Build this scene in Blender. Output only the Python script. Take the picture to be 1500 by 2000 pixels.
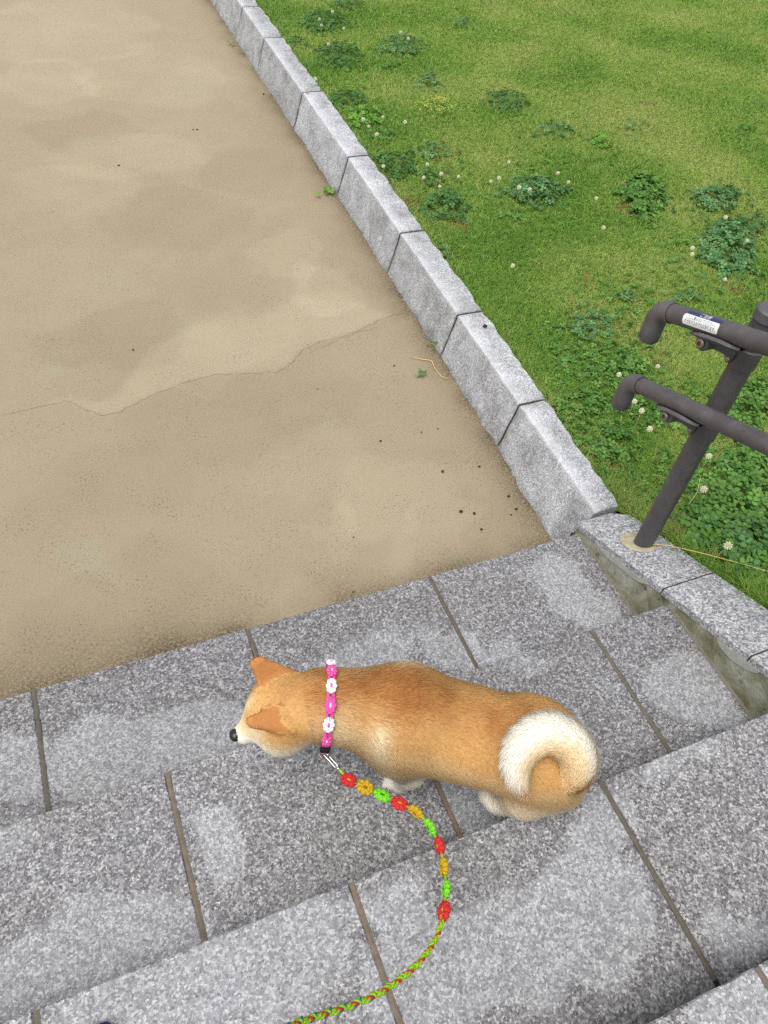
import bpy, bmesh, math, random
import numpy as np
from mathutils import Vector, Matrix

# ------------------------------------------------------------------ camera, sky, sun, exposure
scene = bpy.context.scene
for o in list(bpy.data.objects): bpy.data.objects.remove(o)
COL = scene.collection
cd = bpy.data.cameras.new('camera'); cam = bpy.data.objects.new('camera', cd); COL.objects.link(cam)
cd.sensor_fit = 'HORIZONTAL'; cd.sensor_width = 36.0; cd.lens = 35.99
cd.clip_start = 0.02; cd.clip_end = 500
_R = ((0.924302718, -0.372708310, 0.082176653), (-0.235519710, -0.726430436, -0.645623178), (0.300324745, 0.577397037, -0.759221779))
M = Matrix(((_R[0][0], -_R[1][0], -_R[2][0], -1.390358), (_R[0][1], -_R[1][1], -_R[2][1], -1.223385), (_R[0][2], -_R[1][2], -_R[2][2], 1.996114), (0, 0, 0, 1)))
cam.matrix_world = M
scene.camera = cam

world = bpy.data.worlds.new('World'); scene.world = world; world.use_nodes = True
wn = world.node_tree; wn.nodes.clear()
sky = wn.nodes.new('ShaderNodeTexSky'); sky.sky_type = 'NISHITA'; sky.sun_disc = False
SUN_EL, SUN_AZ = 68.0, 238.0            # azimuth clockwise from +Y
sky.sun_elevation = math.radians(SUN_EL); sky.sun_rotation = math.radians(SUN_AZ)
sky.dust_density = 4.0; sky.air_density = 1.0
hs = wn.nodes.new('ShaderNodeHueSaturation'); hs.inputs['Saturation'].default_value = 0.30      # grey overcast cloud
bg = wn.nodes.new('ShaderNodeBackground'); bg.inputs['Strength'].default_value = 0.12
wo = wn.nodes.new('ShaderNodeOutputWorld')
wn.links.new(sky.outputs[0], hs.inputs['Color']); wn.links.new(hs.outputs[0], bg.inputs['Color']); wn.links.new(bg.outputs[0], wo.inputs[0])
sd = bpy.data.lights.new('sun', 'SUN'); sd.energy = 1.3; sd.angle = math.radians(35); sd.color = (1.0, 0.985, 0.96)
sun = bpy.data.objects.new('sun', sd); COL.objects.link(sun)
_a, _e = math.radians(SUN_AZ), math.radians(SUN_EL)
sun.rotation_euler = Vector((math.sin(_a)*math.cos(_e), math.cos(_a)*math.cos(_e), math.sin(_e))).to_track_quat('Z', 'Y').to_euler()
sun.location = (0, 0, 8)
scene.view_settings.view_transform = 'Standard'; scene.view_settings.look = 'None'
scene.view_settings.exposure = 0.66; scene.view_settings.gamma = 1.0; scene.view_settings.use_curve_mapping = False
scene.render.engine = 'CYCLES'
scene.cycles.use_denoising = False
scene.render.resolution_x = 768; scene.render.resolution_y = 1024

# ------------------------------------------------------------------ helpers
rng = np.random.default_rng(7); random.seed(7)
def lin(r, g, b):
    f = lambda c: (c/255/12.92) if c/255 <= .04045 else ((c/255+.055)/1.055)**2.4
    return (f(r), f(g), f(b), 1.0)
def _h(ix, iy, iz, s):
    h = (ix*374761393 + iy*668265263 + iz*2147483647 + s*1274126177) & 0xFFFFFFFF
    h = ((h ^ (h >> 13))*1274126177) & 0xFFFFFFFF
    h = (h ^ (h >> 16)) & 0xFFFFFFFF
    return h/4294967295.0
def noise(x, y, z=0.0, sc=1.0, seed=0, oct=1):
    x, y, z = np.broadcast_arrays(np.asarray(x, float), np.asarray(y, float), np.asarray(z, float))
    out = 0; amp = 1; tot = 0
    for o in range(oct):
        X, Y, Z = x*sc*2**o, y*sc*2**o, z*sc*2**o
        ix, iy, iz = [np.floor(v).astype(np.int64) for v in (X, Y, Z)]
        fx, fy, fz = X-ix, Y-iy, Z-iz
        fx, fy, fz = [f*f*(3-2*f) for f in (fx, fy, fz)]
        r = 0
        for a in (0, 1):
            for b in (0, 1):
                for c in (0, 1):
                    r = r + _h(ix+a, iy+b, iz+c, seed+o*17)*(fx if a else 1-fx)*(fy if b else 1-fy)*(fz if c else 1-fz)
        out = out + r*amp; tot += amp; amp *= .5
    return out/tot                                  # 0..1
def sstep(a, b, x):
    t = np.clip((x-a)/(b-a), 0, 1); return t*t*(3-2*t)

def link(o, parent=None):
    COL.objects.link(o)
    if parent is not None: o.parent = parent
    return o
def tag(o, label=None, cat=None, group=None, kind=None):
    if label: o['label'] = label
    if cat: o['category'] = cat
    if group: o['group'] = group
    if kind: o['kind'] = kind
    return o
def empty(name, loc=(0, 0, 0), rz=0.0):
    o = bpy.data.objects.new(name, None); COL.objects.link(o); o.location = loc; o.rotation_euler = (0, 0, rz); o.empty_display_size = .05
    return o
def inv_parent(o, parent):                           # keep world position of a part built in world coordinates
    o.parent = parent
    o.matrix_parent_inverse = Matrix.LocRotScale(parent.location, parent.rotation_euler, None).inverted()
def meshobj(name, v, f, mat, parent=None, smooth=False, attrs=None, keep=False):
    me = bpy.data.meshes.new(name)
    v = np.asarray(v, np.float32)
    if isinstance(f, np.ndarray):
        n, k = f.shape
        me.vertices.add(len(v)); me.vertices.foreach_set('co', v.ravel())
        me.loops.add(n*k); me.loops.foreach_set('vertex_index', f.astype(np.int32).ravel())
        me.polygons.add(n); me.polygons.foreach_set('loop_start', np.arange(0, n*k, k, dtype=np.int32))
        me.update(calc_edges=True); me.validate()
    else:
        me.from_pydata([tuple(map(float, p)) for p in v], [], f); me.update()
    if smooth: me.polygons.foreach_set('use_smooth', np.ones(len(me.polygons), bool))
    for k, a in (attrs or {}).items():
        a = np.asarray(a, np.float32)
        if a.ndim == 1:
            at = me.attributes.new(k, 'FLOAT', 'POINT'); at.data.foreach_set('value', a)
        else:
            if a.shape[1] == 3: a = np.concatenate([a, np.ones((len(a), 1), np.float32)], 1)
            at = me.attributes.new(k, 'FLOAT_COLOR', 'POINT'); at.data.foreach_set('color', a.ravel())
    if mat: me.materials.append(mat)
    o = bpy.data.objects.new(name, me); COL.objects.link(o)
    if parent is not None:
        if keep: o.parent = parent
        else: inv_parent(o, parent)
    return o
class MB:                                            # collects shapes into one mesh
    def __init__(s): s.v = []; s.f = []; s.n = 0
    def add(s, v, f):
        v = np.asarray(v, float).reshape(-1, 3)
        s.v.append(v); s.f += [tuple(i+s.n for i in q) for q in f]; s.n += len(v); return s
    def box(s, x0, x1, y0, y1, z0, z1):
        v = [(x0,y0,z0),(x1,y0,z0),(x1,y1,z0),(x0,y1,z0),(x0,y0,z1),(x1,y0,z1),(x1,y1,z1),(x0,y1,z1)]
        return s.add(v, [(0,3,2,1),(4,5,6,7),(0,1,5,4),(1,2,6,5),(2,3,7,6),(3,0,4,7)])
    def tube(s, pts, rad, n=12, caps=True, ref=None):
        pts = np.asarray(pts, float); rad = np.broadcast_to(np.asarray(rad, float), (len(pts),))
        T = np.gradient(pts, axis=0); T /= np.linalg.norm(T, axis=1)[:, None]+1e-12
        u = np.cross(T[0], (0, 0, 1) if abs(T[0][2]) < .9 else (1, 0, 0)); u /= np.linalg.norm(u)
        V = []
        for i in range(len(pts)):
            u = u - T[i]*(u@T[i]); u /= np.linalg.norm(u); w = np.cross(T[i], u)
            a = np.arange(n)/n*2*np.pi
            V.append(pts[i]+rad[i]*(np.cos(a)[:, None]*u+np.sin(a)[:, None]*w))
        F = [(i*n+j, i*n+(j+1) % n, (i+1)*n+(j+1) % n, (i+1)*n+j) for i in range(len(pts)-1) for j in range(n)]
        if caps: F += [tuple(range(n))[::-1], tuple(range((len(pts)-1)*n, len(pts)*n))]
        return s.add(np.concatenate(V), F)
    def ball(s, c, r, n=8, m=6, M3=None):
        r = np.broadcast_to(np.asarray(r, float), (3,))
        V = [(0, 0, 1)]+[(math.sin(math.pi*i/m)*math.cos(2*math.pi*j/n), math.sin(math.pi*i/m)*math.sin(2*math.pi*j/n), math.cos(math.pi*i/m)) for i in range(1, m) for j in range(n)]+[(0, 0, -1)]
        V = np.array(V)*r
        if M3 is not None: V = V@np.asarray(M3).T
        F = [(0, 1+j, 1+(j+1) % n) for j in range(n)]
        F += [(1+i*n+j, 1+(i+1)*n+j, 1+(i+1)*n+(j+1) % n, 1+i*n+(j+1) % n) for i in range(m-2) for j in range(n)]
        L = len(V)-1; F += [(L, 1+(m-2)*n+(j+1) % n, 1+(m-2)*n+j) for j in range(n)]
        return s.add(V+np.asarray(c), F)
    def build(s, name, mat, parent=None, smooth=False, keep=False):
        return meshobj(name, np.concatenate(s.v), s.f, mat, parent, smooth, keep=keep)
def bevel(o, w, seg=2):
    m = o.modifiers.new('bevel', 'BEVEL'); m.width = w; m.segments = seg; m.limit_method = 'ANGLE'; m.angle_limit = math.radians(40)
    return o
def copy_obj(o, parent=None):
    c = o.copy(); COL.objects.link(c); c.parent = parent; return c

def catmull(P, n=14):
    P = np.asarray(P, float); Q = np.concatenate([[2*P[0]-P[1]], P, [2*P[-1]-P[-2]]]); out = []
    for i in range(1, len(Q)-2):
        for t in np.arange(n)/n:
            p0, p1, p2, p3 = Q[i-1:i+3]
            out.append(.5*((2*p1)+(-p0+p2)*t+(2*p0-5*p1+4*p2-p3)*t*t+(-p0+3*p1-3*p2+p3)*t**3))
    return np.array(out+[P[-1]])

# ------------------------------------------------------------------ materials
class NT:
    def __init__(s, name, rough=.7, spec=.3):
        s.m = bpy.data.materials.new(name); s.m.use_nodes = True; s.t = s.m.node_tree
        s.b = s.t.nodes['Principled BSDF']; s.b.inputs['Roughness'].default_value = rough; s.b.inputs['Specular IOR Level'].default_value = spec
        s.x = None
    def n(s, kind, **kw):
        d = s.t.nodes.new('ShaderNode'+kind)
        for k, v in kw.items():
            if hasattr(d, k) and not k.startswith('in_'): setattr(d, k, v)
        return d
    def put(s, sock, v):
        if isinstance(v, bpy.types.NodeSocket): s.t.links.new(v, sock)
        else: sock.default_value = v
    def pos(s):
        if s.x is None: s.x = s.n('NewGeometry').outputs['Position']
        return s.x
    def noise(s, sc, det=3, rough=.6, vec=None, dist=0):
        d = s.n('TexNoise'); s.put(d.inputs['Vector'], vec or s.pos()); d.inputs['Scale'].default_value = sc; d.inputs['Detail'].default_value = det; d.inputs['Roughness'].default_value = rough; d.inputs['Distortion'].default_value = dist
        return d.outputs['Fac']
    def voro(s, sc, out='Color', vec=None):
        d = s.n('TexVoronoi'); s.put(d.inputs['Vector'], vec or s.pos()); d.inputs['Scale'].default_value = sc
        return d.outputs[out]
    def ramp(s, fac, stops, interp='LINEAR'):
        d = s.n('ValToRGB'); e = d.color_ramp; e.interpolation = interp
        while len(e.elements) < len(stops): e.elements.new(.5)
        for el, (p, c) in zip(e.elements, stops):
            el.position = p; el.color = c if isinstance(c, tuple) else (c, c, c, 1)
        s.put(d.inputs[0], fac); return d.outputs[0]
    def mix(s, fac, a, b, mode='MIX'):
        d = s.n('Mix'); d.data_type = 'RGBA'; d.blend_type = mode
        s.put(d.inputs[0], fac); s.put(d.inputs[6], a); s.put(d.inputs[7], b); return d.outputs[2]
    def math(s, op, a, b=0.0, clamp=False):
        d = s.n('Math'); d.operation = op; d.use_clamp = clamp; s.put(d.inputs[0], a); s.put(d.inputs[1], b); return d.outputs[0]
    def attr(s, name, col=False):
        d = s.n('Attribute'); d.attribute_name = name; return d.outputs['Color' if col else 'Fac']
    def sepx(s, c):
        d = s.n('SeparateColor'); s.put(d.inputs[0], c); return d.outputs
    def offset(s, k=10.0):                           # object-random shift so that pieces differ
        r = s.n('ObjectInfo').outputs['Random']
        d = s.n('VectorMath'); d.operation = 'ADD'; s.put(d.inputs[0], s.pos())
        c = s.n('CombineXYZ'); s.put(c.inputs[0], s.math('MULTIPLY', r, k)); s.put(c.inputs[1], s.math('MULTIPLY', r, k*1.7)); s.put(c.inputs[2], s.math('MULTIPLY', r, k*.6))
        s.put(d.inputs[1], c.outputs[0]); s.x = d.outputs[0]; return s.x
    def bump(s, h, dist=.002, st=1.0):
        d = s.n('Bump'); d.inputs['Strength'].default_value = st; d.inputs['Distance'].default_value = dist
        s.put(d.inputs['Height'], h); s.t.links.new(d.outputs[0], s.b.inputs['Normal'])
    def col(s, c): s.put(s.b.inputs['Base Color'], c); return s
    def rough(s, c): s.put(s.b.inputs['Roughness'], c); return s
def plain(name, c, rough=.6, spec=.3, metal=0.0, var=.12, sc=60):
    t = NT(name, rough, spec); c = tuple(c[:3])+(1,)
    d = tuple(x*(1-var) for x in c[:3])+(1,); e = tuple(min(1, x*(1+var)) for x in c[:3])+(1,)
    t.col(t.ramp(t.noise(sc, 2), [(.3, d), (.7, e)])); t.b.inputs['Metallic'].default_value = metal
    return t.m

def paint_mat(name, c, rough):
    t = NT(name, rough, .4); c1 = lin(*c); c2 = lin(*[x+14 for x in c]); c0 = lin(*[x-8 for x in c])
    k = t.ramp(t.noise(16, 5, .7), [(.35, c0), (.55, c1), (.75, c2)])
    k = t.mix(t.math('MULTIPLY', t.ramp(t.noise(140, 4, .8, dist=1.5), [(.70, 0.0), (.76, 1.0)]), .10), k, lin(130, 126, 120))
    t.col(k); t.rough(t.ramp(t.noise(40, 4, .7), [(.3, rough-.08), (.7, rough+.15)])); return t.m
def granite_mat():
    t = NT('speckled_granite'); t.offset()
    cells = t.sepx(t.voro(205))[0]; fine = t.sepx(t.voro(400))[1]; big = t.noise(52, 3, .7)
    v = t.math('ADD', t.math('MULTIPLY', cells, .50), t.math('ADD', t.math('MULTIPLY', fine, .30), t.math('MULTIPLY', big, .42)))
    v = t.math('SUBTRACT', v, .11)
    wet = t.ramp(v, [(.12, lin(66, 65, 66)), (.30, lin(95, 94, 96)), (.50, lin(119, 118, 120)), (.68, lin(148, 147, 148)), (.9, lin(194, 193, 191))])
    dry = t.ramp(v, [(.10, lin(102, 103, 105)), (.34, lin(129, 130, 133)), (.58, lin(151, 152, 155)), (.9, lin(194, 195, 196))])
    dr = t.math('ADD', t.attr('dry'), t.math('MULTIPLY', t.math('SUBTRACT', t.noise(22, 5, .65), .5), .38))
    fac = t.ramp(dr, [(.38, 0.0), (.58, 1.0)])
    c = t.mix(fac, wet, dry)
    stain = t.ramp(t.noise(5, 4, .6), [(.42, (.93, .92, .90, 1)), (.62, (1, 1, 1, 1))])
    c = t.mix(1.0, c, stain, 'MULTIPLY')
    tone = t.ramp(t.n('ObjectInfo').outputs['Random'], [(0, (.87, .865, .86, 1)), (.5, (1, 1, 1, 1)), (1, (1.09, 1.085, 1.08, 1))])
    c = t.mix(1.0, c, tone, 'MULTIPLY')
    moss = t.math('MULTIPLY', t.attr('dirt'), t.ramp(t.noise(60, 3, .7), [(.35, 0.0), (.6, 1.0)]))
    c = t.mix(t.math('MULTIPLY', moss, .75), c, lin(74, 70, 58))
    t.col(c); t.rough(t.ramp(fac, [(0, .42), (1, .72)])); t.b.inputs['Specular IOR Level'].default_value = .35
    t.bump(v, .0012, .6); return t.m
def coping_mat():
    t = NT('speckled_coping_granite', .6, .35); t.offset()
    cells = t.sepx(t.voro(165))[0]; fine = t.sepx(t.voro(360))[1]; big = t.noise(45, 3, .7)
    v = t.math('SUBTRACT', t.math('ADD', t.math('MULTIPLY', cells, .50), t.math('ADD', t.math('MULTIPLY', fine, .30), t.math('MULTIPLY', big, .42))), .11)
    c = t.ramp(v, [(.10, lin(88, 88, 91)), (.32, lin(130, 130, 133)), (.54, lin(164, 164, 167)), (.85, lin(214, 214, 214))])
    t.col(t.mix(1.0, c, t.ramp(t.noise(7, 4), [(.4, (.86, .86, .86, 1)), (.62, (1, 1, 1, 1))]), 'MULTIPLY')); t.bump(v, .0012, .6); return t.m
def kerb_mat():
    t = NT('pale_kerb_granite', .8, .25); t.offset(6)
    g = t.math('ADD', t.math('MULTIPLY', t.sepx(t.voro(260))[0], .5), t.math('MULTIPLY', t.noise(110, 3, .8), .5))
    c = t.ramp(g, [(.22, lin(120, 121, 123)), (.48, lin(160, 161, 163)), (.75, lin(196, 197, 199))])
    c = t.mix(1.0, c, t.ramp(t.n('ObjectInfo').outputs['Random'], [(0, (.88, .88, .87, 1)), (.5, (1, 1, 1, 1)), (1, (1.08, 1.08, 1.09, 1))]), 'MULTIPLY')
    c = t.mix(t.math('MULTIPLY', t.ramp(t.noise(3.2, 5, .7, dist=.8), [(.54, 0.0), (.68, 1.0)]), .38), c, lin(112, 110, 102))
    blot = t.ramp(t.noise(9, 5, .65, dist=.6), [(.34, (.76, .76, .755, 1)), (.50, (1, 1, 1, 1)), (.70, (1.2, 1.2, 1.2, 1))])
    c = t.mix(1.0, c, blot, 'MULTIPLY')
    vein = t.ramp(t.noise(24, 4, .7, dist=1.2), [(.60, 0.0), (.70, 1.0)])
    c = t.mix(t.math('MULTIPLY', vein, .6), c, lin(216, 217, 219))
    c = t.mix(t.math('MULTIPLY', t.attr('edge'), .5), c, lin(214, 215, 217))
    st = t.math('MULTIPLY', t.attr('dirt'), t.ramp(t.noise(40, 4, .7), [(.3, 0.0), (.62, 1.0)]))
    c = t.mix(t.math('MULTIPLY', st, .7), c, lin(88, 86, 84))
    t.col(c); t.bump(t.math('ADD', g, t.math('MULTIPLY', t.noise(70, 4, .7), .8)), .0028, .7); return t.m
def path_mat():
    t = NT('sand_coloured_paving', .9, .15)
    L = t.math('ADD', t.attr('light'), t.math('MULTIPLY', t.math('SUBTRACT', t.noise(1.5, 5, .58, dist=.5), .5), .34))
    base = t.ramp(L, [(.05, lin(132, 120, 100)), (.40, lin(147, 134, 111)), (.62, lin(157, 144, 120)), (.95, lin(175, 163, 139))])
    fine = t.ramp(t.noise(240, 2, .8), [(.25, (.88, .875, .86, 1)), (.5, (1, 1, 1, 1)), (.78, (1.07, 1.07, 1.06, 1))])
    c = t.mix(1.0, base, fine, 'MULTIPLY')
    gm = t.math('MULTIPLY', t.ramp(t.noise(3.1, 4, .6), [(.60, 0.0), (.72, 1.0)]), .30)
    c = t.mix(gm, c, lin(146, 150, 126))
    sp = t.math('MULTIPLY', t.ramp(t.noise(125, 3, .75), [(.585, 0.0), (.63, 1.0)]), .85)
    dens = t.ramp(t.noise(6, 4, .6), [(.40, .10), (.60, .9)])
    c = t.mix(t.math('MULTIPLY', sp, t.math('MAXIMUM', dens, t.attr('dirt'))), c, lin(86, 76, 58))
    dm = t.math('MULTIPLY', t.attr('dirt'), t.ramp(t.noise(120, 3, .8), [(.42, 0.0), (.52, 1.0)]))
    c = t.mix(t.math('ADD', t.math('MULTIPLY', dm, .70), t.math('MULTIPLY', t.attr('dirt'), .25)), c, lin(70, 60, 44))
    t.col(c); t.bump(t.noise(260, 2, .8), .0014, .7); return t.m
def wall_mat():
    t = NT('algae_stained_concrete', .75, .3)
    c = t.ramp(t.noise(14, 5, .65, dist=.5), [(.30, lin(100, 99, 74)), (.47, lin(130, 129, 106)), (.60, lin(152, 152, 138)), (.75, lin(172, 172, 164))])
    c = t.mix(t.ramp(t.noise(30, 4, .7), [(.62, 0.0), (.70, .8)]), c, lin(70, 66, 56))
    t.col(c); t.bump(t.noise(90, 4), .003, .7); return t.m
def soil_mat():
    t = NT('lawn_thatch', .95, .1)
    c = t.ramp(t.noise(1.6, 5, .65), [(.30, lin(104, 134, 54)), (.5, lin(118, 144, 62)), (.7, lin(136, 150, 76))])
    c = t.mix(t.ramp(t.noise(90, 3, .7), [(.3, .7), (.6, 0.0)]), c, lin(54, 70, 26))
    t.col(c); t.bump(t.noise(120, 3), .01, .6); return t.m
def attr_mat(name, attr='col', rough=.6, spec=.25, sc=90, var=.10, trans=0.0):
    t = NT(name, rough, spec)
    c = t.attr(attr, True)
    n = t.ramp(t.noise(sc, 2), [(.3, (1-var, 1-var, 1-var, 1)), (.7, (1+var, 1+var, 1+var, 1))])
    t.col(t.mix(1.0, c, n, 'MULTIPLY'))
    if trans:
        tr = t.n('BsdfTranslucent'); t.put(tr.inputs['Color'], c); mx = t.n('MixShader'); mx.inputs[0].default_value = trans
        t.t.links.new(t.b.outputs[0], mx.inputs[1]); t.t.links.new(tr.outputs[0], mx.inputs[2])
        t.t.links.new(mx.outputs[0], t.t.nodes['Material Output'].inputs['Surface'])
    return t.m
def mortar_mat():
    t = NT('brown_grey_mortar', .85, .2); t.offset(4)
    r = t.n('ObjectInfo').outputs['Random']
    c = t.ramp(r, [(0, lin(92, 87, 78)), (.5, lin(106, 99, 88)), (.85, lin(124, 106, 88)), (1, lin(88, 84, 77))])
    c = t.mix(1.0, c, t.ramp(t.noise(55, 4, .7), [(.3, (.72, .72, .70, 1)), (.6, (1.05, 1.05, 1.05, 1))]), 'MULTIPLY')
    t.col(c); t.bump(t.noise(150, 3), .001, .6); return t.m

GRANITE = granite_mat(); COPING = coping_mat(); KERB = kerb_mat(); PATH = path_mat(); WALL = wall_mat(); SOIL = soil_mat(); MORTAR = mortar_mat()
SEALANT = plain('grey_sealant', lin(112, 108, 96), .8, .2, sc=50, var=.15)
DARKJOINT = plain('dark_joint_dirt', lin(62, 58, 48), .95, .1, sc=90, var=.3)
CRACK = plain('crack_dirt', lin(122, 110, 88), .95, .1, sc=40, var=.3)
PAINT = paint_mat('brown_grey_powder_coat', (83, 79, 80), .42)
PAINT2 = paint_mat('grey_plastic_elbow', (88, 85, 87), .5)
STEEL = plain('dull_bolt_steel', lin(150, 142, 128), .35, .5, metal=.8, sc=200)
SILVER = plain('polished_clip_steel', lin(205, 200, 188), .2, .5, metal=1.0, sc=200)
GROUT = plain('cream_grout', lin(170, 160, 134), .85, .2, sc=45, var=.2)
MORTARLIGHT = plain('pale_patch_mortar', lin(158, 160, 152), .85, .2, sc=80)
LEAFMAT = attr_mat('clover_leaf', rough=.55, spec=.3, trans=.25)
GRASSMAT = attr_mat('grass_blade', rough=.7, spec=.15, trans=.32, var=.05)
FURMAT = attr_mat('fur', rough=.85, spec=.08, sc=160, var=.10)
SKINMAT = attr_mat('undercoat', rough=.9, spec=.05, sc=160, var=.10)
STRAW = plain('dry_straw', lin(206, 176, 108), .7, .2, sc=150)
CLIP = plain('pale_clipping', lin(176, 174, 108), .7, .2, sc=150)
PELLET = plain('dark_pellet', lin(52, 46, 36), .8, .2, sc=300, var=.3)
PETAL = plain('clover_petal', lin(214, 210, 184), .7, .2, sc=300, var=.12)
PETALG = plain('clover_petal_base', lin(170, 178, 112), .7, .2, sc=300, var=.15)

# ------------------------------------------------------------------ dimensions
D, H = 0.4229, 0.1671           # going and rise of a step
PZ = -H                          # level of the path
SL = H/D
def lawn_z(x, y):
    t = -np.asarray(y, float); x = np.asarray(x, float)
    t = np.minimum(t, 3.4)
    sp = .5*(t+np.sqrt(t*t+.06**2))
    return .018 + SL*sp + .02*np.clip(x-.2, 0, 12) + .03*(noise(x, y, 0, 1.3, 5)-.5)*np.clip((x-.2)*2, 0, 1)
_fy = np.array([-1., .1, .6, 1.2, 1.9, 2.7, 5.9, 45.]); _fx = np.array([-.02, .007, .036, .06, .072, .092, .153, .9])
_ry = np.array([-1., 0, .6, 1.2, 1.88, 2.7, 5.2, 45.]); _rx = np.array([.06, .078, .089, .106, .123, .147, .202, 1.08])
_by = np.array([-1., 0, .6, 1.2, 1.9, 2.7, 5.2, 45.]); _bx = np.array([.15, .180, .208, .231, .248, .27, .335, 1.2])
foot_x = lambda y: np.interp(y, _fy, _fx)
ridge_x = lambda y: np.interp(y, _ry, _rx)
back_x = lambda y: np.interp(y, _by, _bx)
KZ = 0.05                        # kerb top

# ------------------------------------------------------------------ ground, path, lawn soil
def grid(xs, ys):
    X, Y = np.meshgrid(xs, ys); n, m = X.shape
    i = np.arange(n*m).reshape(n, m)
    F = np.stack([i[:-1, :-1], i[:-1, 1:], i[1:, 1:], i[1:, :-1]], -1).reshape(-1, 4)
    return X.ravel(), Y.ravel(), F
x, y, F = grid(np.linspace(-150, 150, 3), np.linspace(-150, 150, 3))
tag(meshobj('ground', np.stack([x, y, np.full_like(x, -.45)], 1), F, SOIL), kind='structure')

LIGHT = [[-1.268, 3.061, 0.342, 0.327, 0.1], [-0.369, 2.159, 0.211, 0.203, 0.16], [-0.257, 1.849, 0.19, 0.241, 0.14], [-1.059, 5.389, 0.719, 0.657, 0.15], [-0.581, 4.475, 0.547, 0.481, 0.12], [-1.263, 4.503, 0.347, 0.39, 0.14], [-0.935, 3.416, 0.43, 0.313, 0.12], [-1.139, 3.795, 0.351, 0.211, -0.12], [-0.325, 3.094, 0.277, 0.346, -0.1], [-0.863, 2.636, 0.417, 0.305, -0.12], [-1.524, 2.184, 0.268, 0.322, 0.05], [-1.272, 1.752, 0.343, 0.231, -0.14], [-0.831, 1.096, 0.53, 0.234, -0.1], [-0.723, 0.757, 0.291, 0.177, 0.08], [-0.478, 0.51, 0.235, 0.178, 0.16], [-0.402, 0.251, 0.204, 0.124, 0.14], [-0.723, 0.457, 0.11, 0.076, 0.1], [-1.477, 0.857, 0.317, 0.218, -0.08], [-1.481, 0.315, 0.344, 0.178, -0.1], [-0.976, 0.208, 0.231, 0.11, -0.06], [-0.898, 0.116, 0.262, 0.117, 0.08], [-0.12, 0.481, 0.127, 0.104, 0.08]]          # x, y, rx, ry, amount: drier, paler patches of the paving
CRACK_PTS = np.array([[-1.788, 1.347], [-1.675, 1.35], [-1.542, 1.364], [-1.479, 1.291], [-1.423, 1.24], [-1.349, 1.236], [-1.271, 1.277], [-1.138, 1.319], [-1.025, 1.347], [-0.936, 1.356], [-0.811, 1.326], [-0.682, 1.3], [-0.586, 1.351], [-0.531, 1.41], [-0.448, 1.443], [-0.346, 1.453], [-0.235, 1.482], [-0.086, 1.535], [0.028, 1.554]])
xs = np.unique(np.concatenate([np.linspace(-9, -2.4, 12), np.arange(-2.4, .32, .03)])); ys = np.unique(np.concatenate([np.arange(-.4, 6.6, .03), np.linspace(6.6, 45, 40)]))
x, y, F = grid(xs, ys)
light = .44+.10*sstep(1.0, 5.0, y)
w1 = x+.22*(noise(x, y, 0, 4, 11, 4)-.5); w2 = y+.36*(noise(x, y, 0, 4, 12, 4)-.5)
for (cx, cy, rx, ry, am) in LIGHT:
    q = np.sqrt(((w1-cx)/rx)**2+((w2-cy)/ry)**2); light += am*.85*(1-sstep(.86, 1.05, q))
# band beyond the crack has dried pale
cyk = np.interp(x, CRACK_PTS[:, 0], CRACK_PTS[:, 1]); wid = np.interp(x, [-1.788, -1.558, -1.479, -1.359, -1.205, -0.936, -0.725, -0.448, -0.176, -0.029], [0.0, 0.019, 0.067, 0.123, 0.228, 0.444, 0.503, 0.419, 0.23, 0.0])
dd = y-cyk; light += .22*sstep(-.005, .02, dd)*(1-sstep(.7, 1.1, dd/np.maximum(wid, 1e-3)+.5*(noise(x, y, 0, 5, 3, 3)-.5)))*(wid > .01)
fx = foot_x(y)
dirt = np.exp(-np.clip(fx-x, 0, 9)/.07)*(.45+1.0*noise(x, y, 0, 9, 21, 3))
dl = np.clip(y-.105, 0, 9)
dirt = np.maximum(dirt, np.exp(-dl/(.06+.07*sstep(-1.0, -1.9, x)))*np.clip(1.5*noise(x, y, 0, 5, 22, 3)+.30*sstep(-1.0, -1.9, x)-.25, 0, 1))
x2 = np.minimum(x, fx+.05)
path = tag(meshobj('path', np.stack([x2, y, np.full_like(x, PZ)], 1), F, PATH, attrs={'light': light, 'dirt': np.clip(dirt, 0, 1)}), kind='structure')
def ribbon(name, pts, w, z, mat, parent, seed=0):
    pts = np.asarray(pts, float); P = []
    for a, b in zip(pts[:-1], pts[1:]):
        n = max(2, int(np.linalg.norm(b-a)/.012))
        for i in range(n): P.append(a+(b-a)*i/n)
    P = np.array(P+[pts[-1]]); T = np.gradient(P, axis=0); T /= np.linalg.norm(T, axis=1)[:, None]+1e-9
    N = np.stack([-T[:, 1], T[:, 0]], 1)
    j = np.arange(len(P)); P = P+N*((noise(j, 0, 0, .45, 31+seed, 2)-.5)*.016)[:, None]
    W = (w*(.4+1.0*noise(j, 3, 0, .5, 41+seed)))[:, None]
    L, R_ = P-N*W/2, P+N*W/2
    V = np.concatenate([np.c_[L, np.full(len(P), z)], np.c_[R_, np.full(len(P), z)]]); n = len(P)
    return meshobj(name, V, [(i, i+1, n+i+1, n+i) for i in range(n-1)], mat, parent)
ribbon('crack', CRACK_PTS, .0013, PZ+.002, CRACK, path)
for i, pts in enumerate([[[-0.515, 1.386], [-0.268, 1.463], [-0.136, 1.474]]]): ribbon('crack', pts, .0012, PZ+.002, CRACK, path, 3+i)

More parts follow.
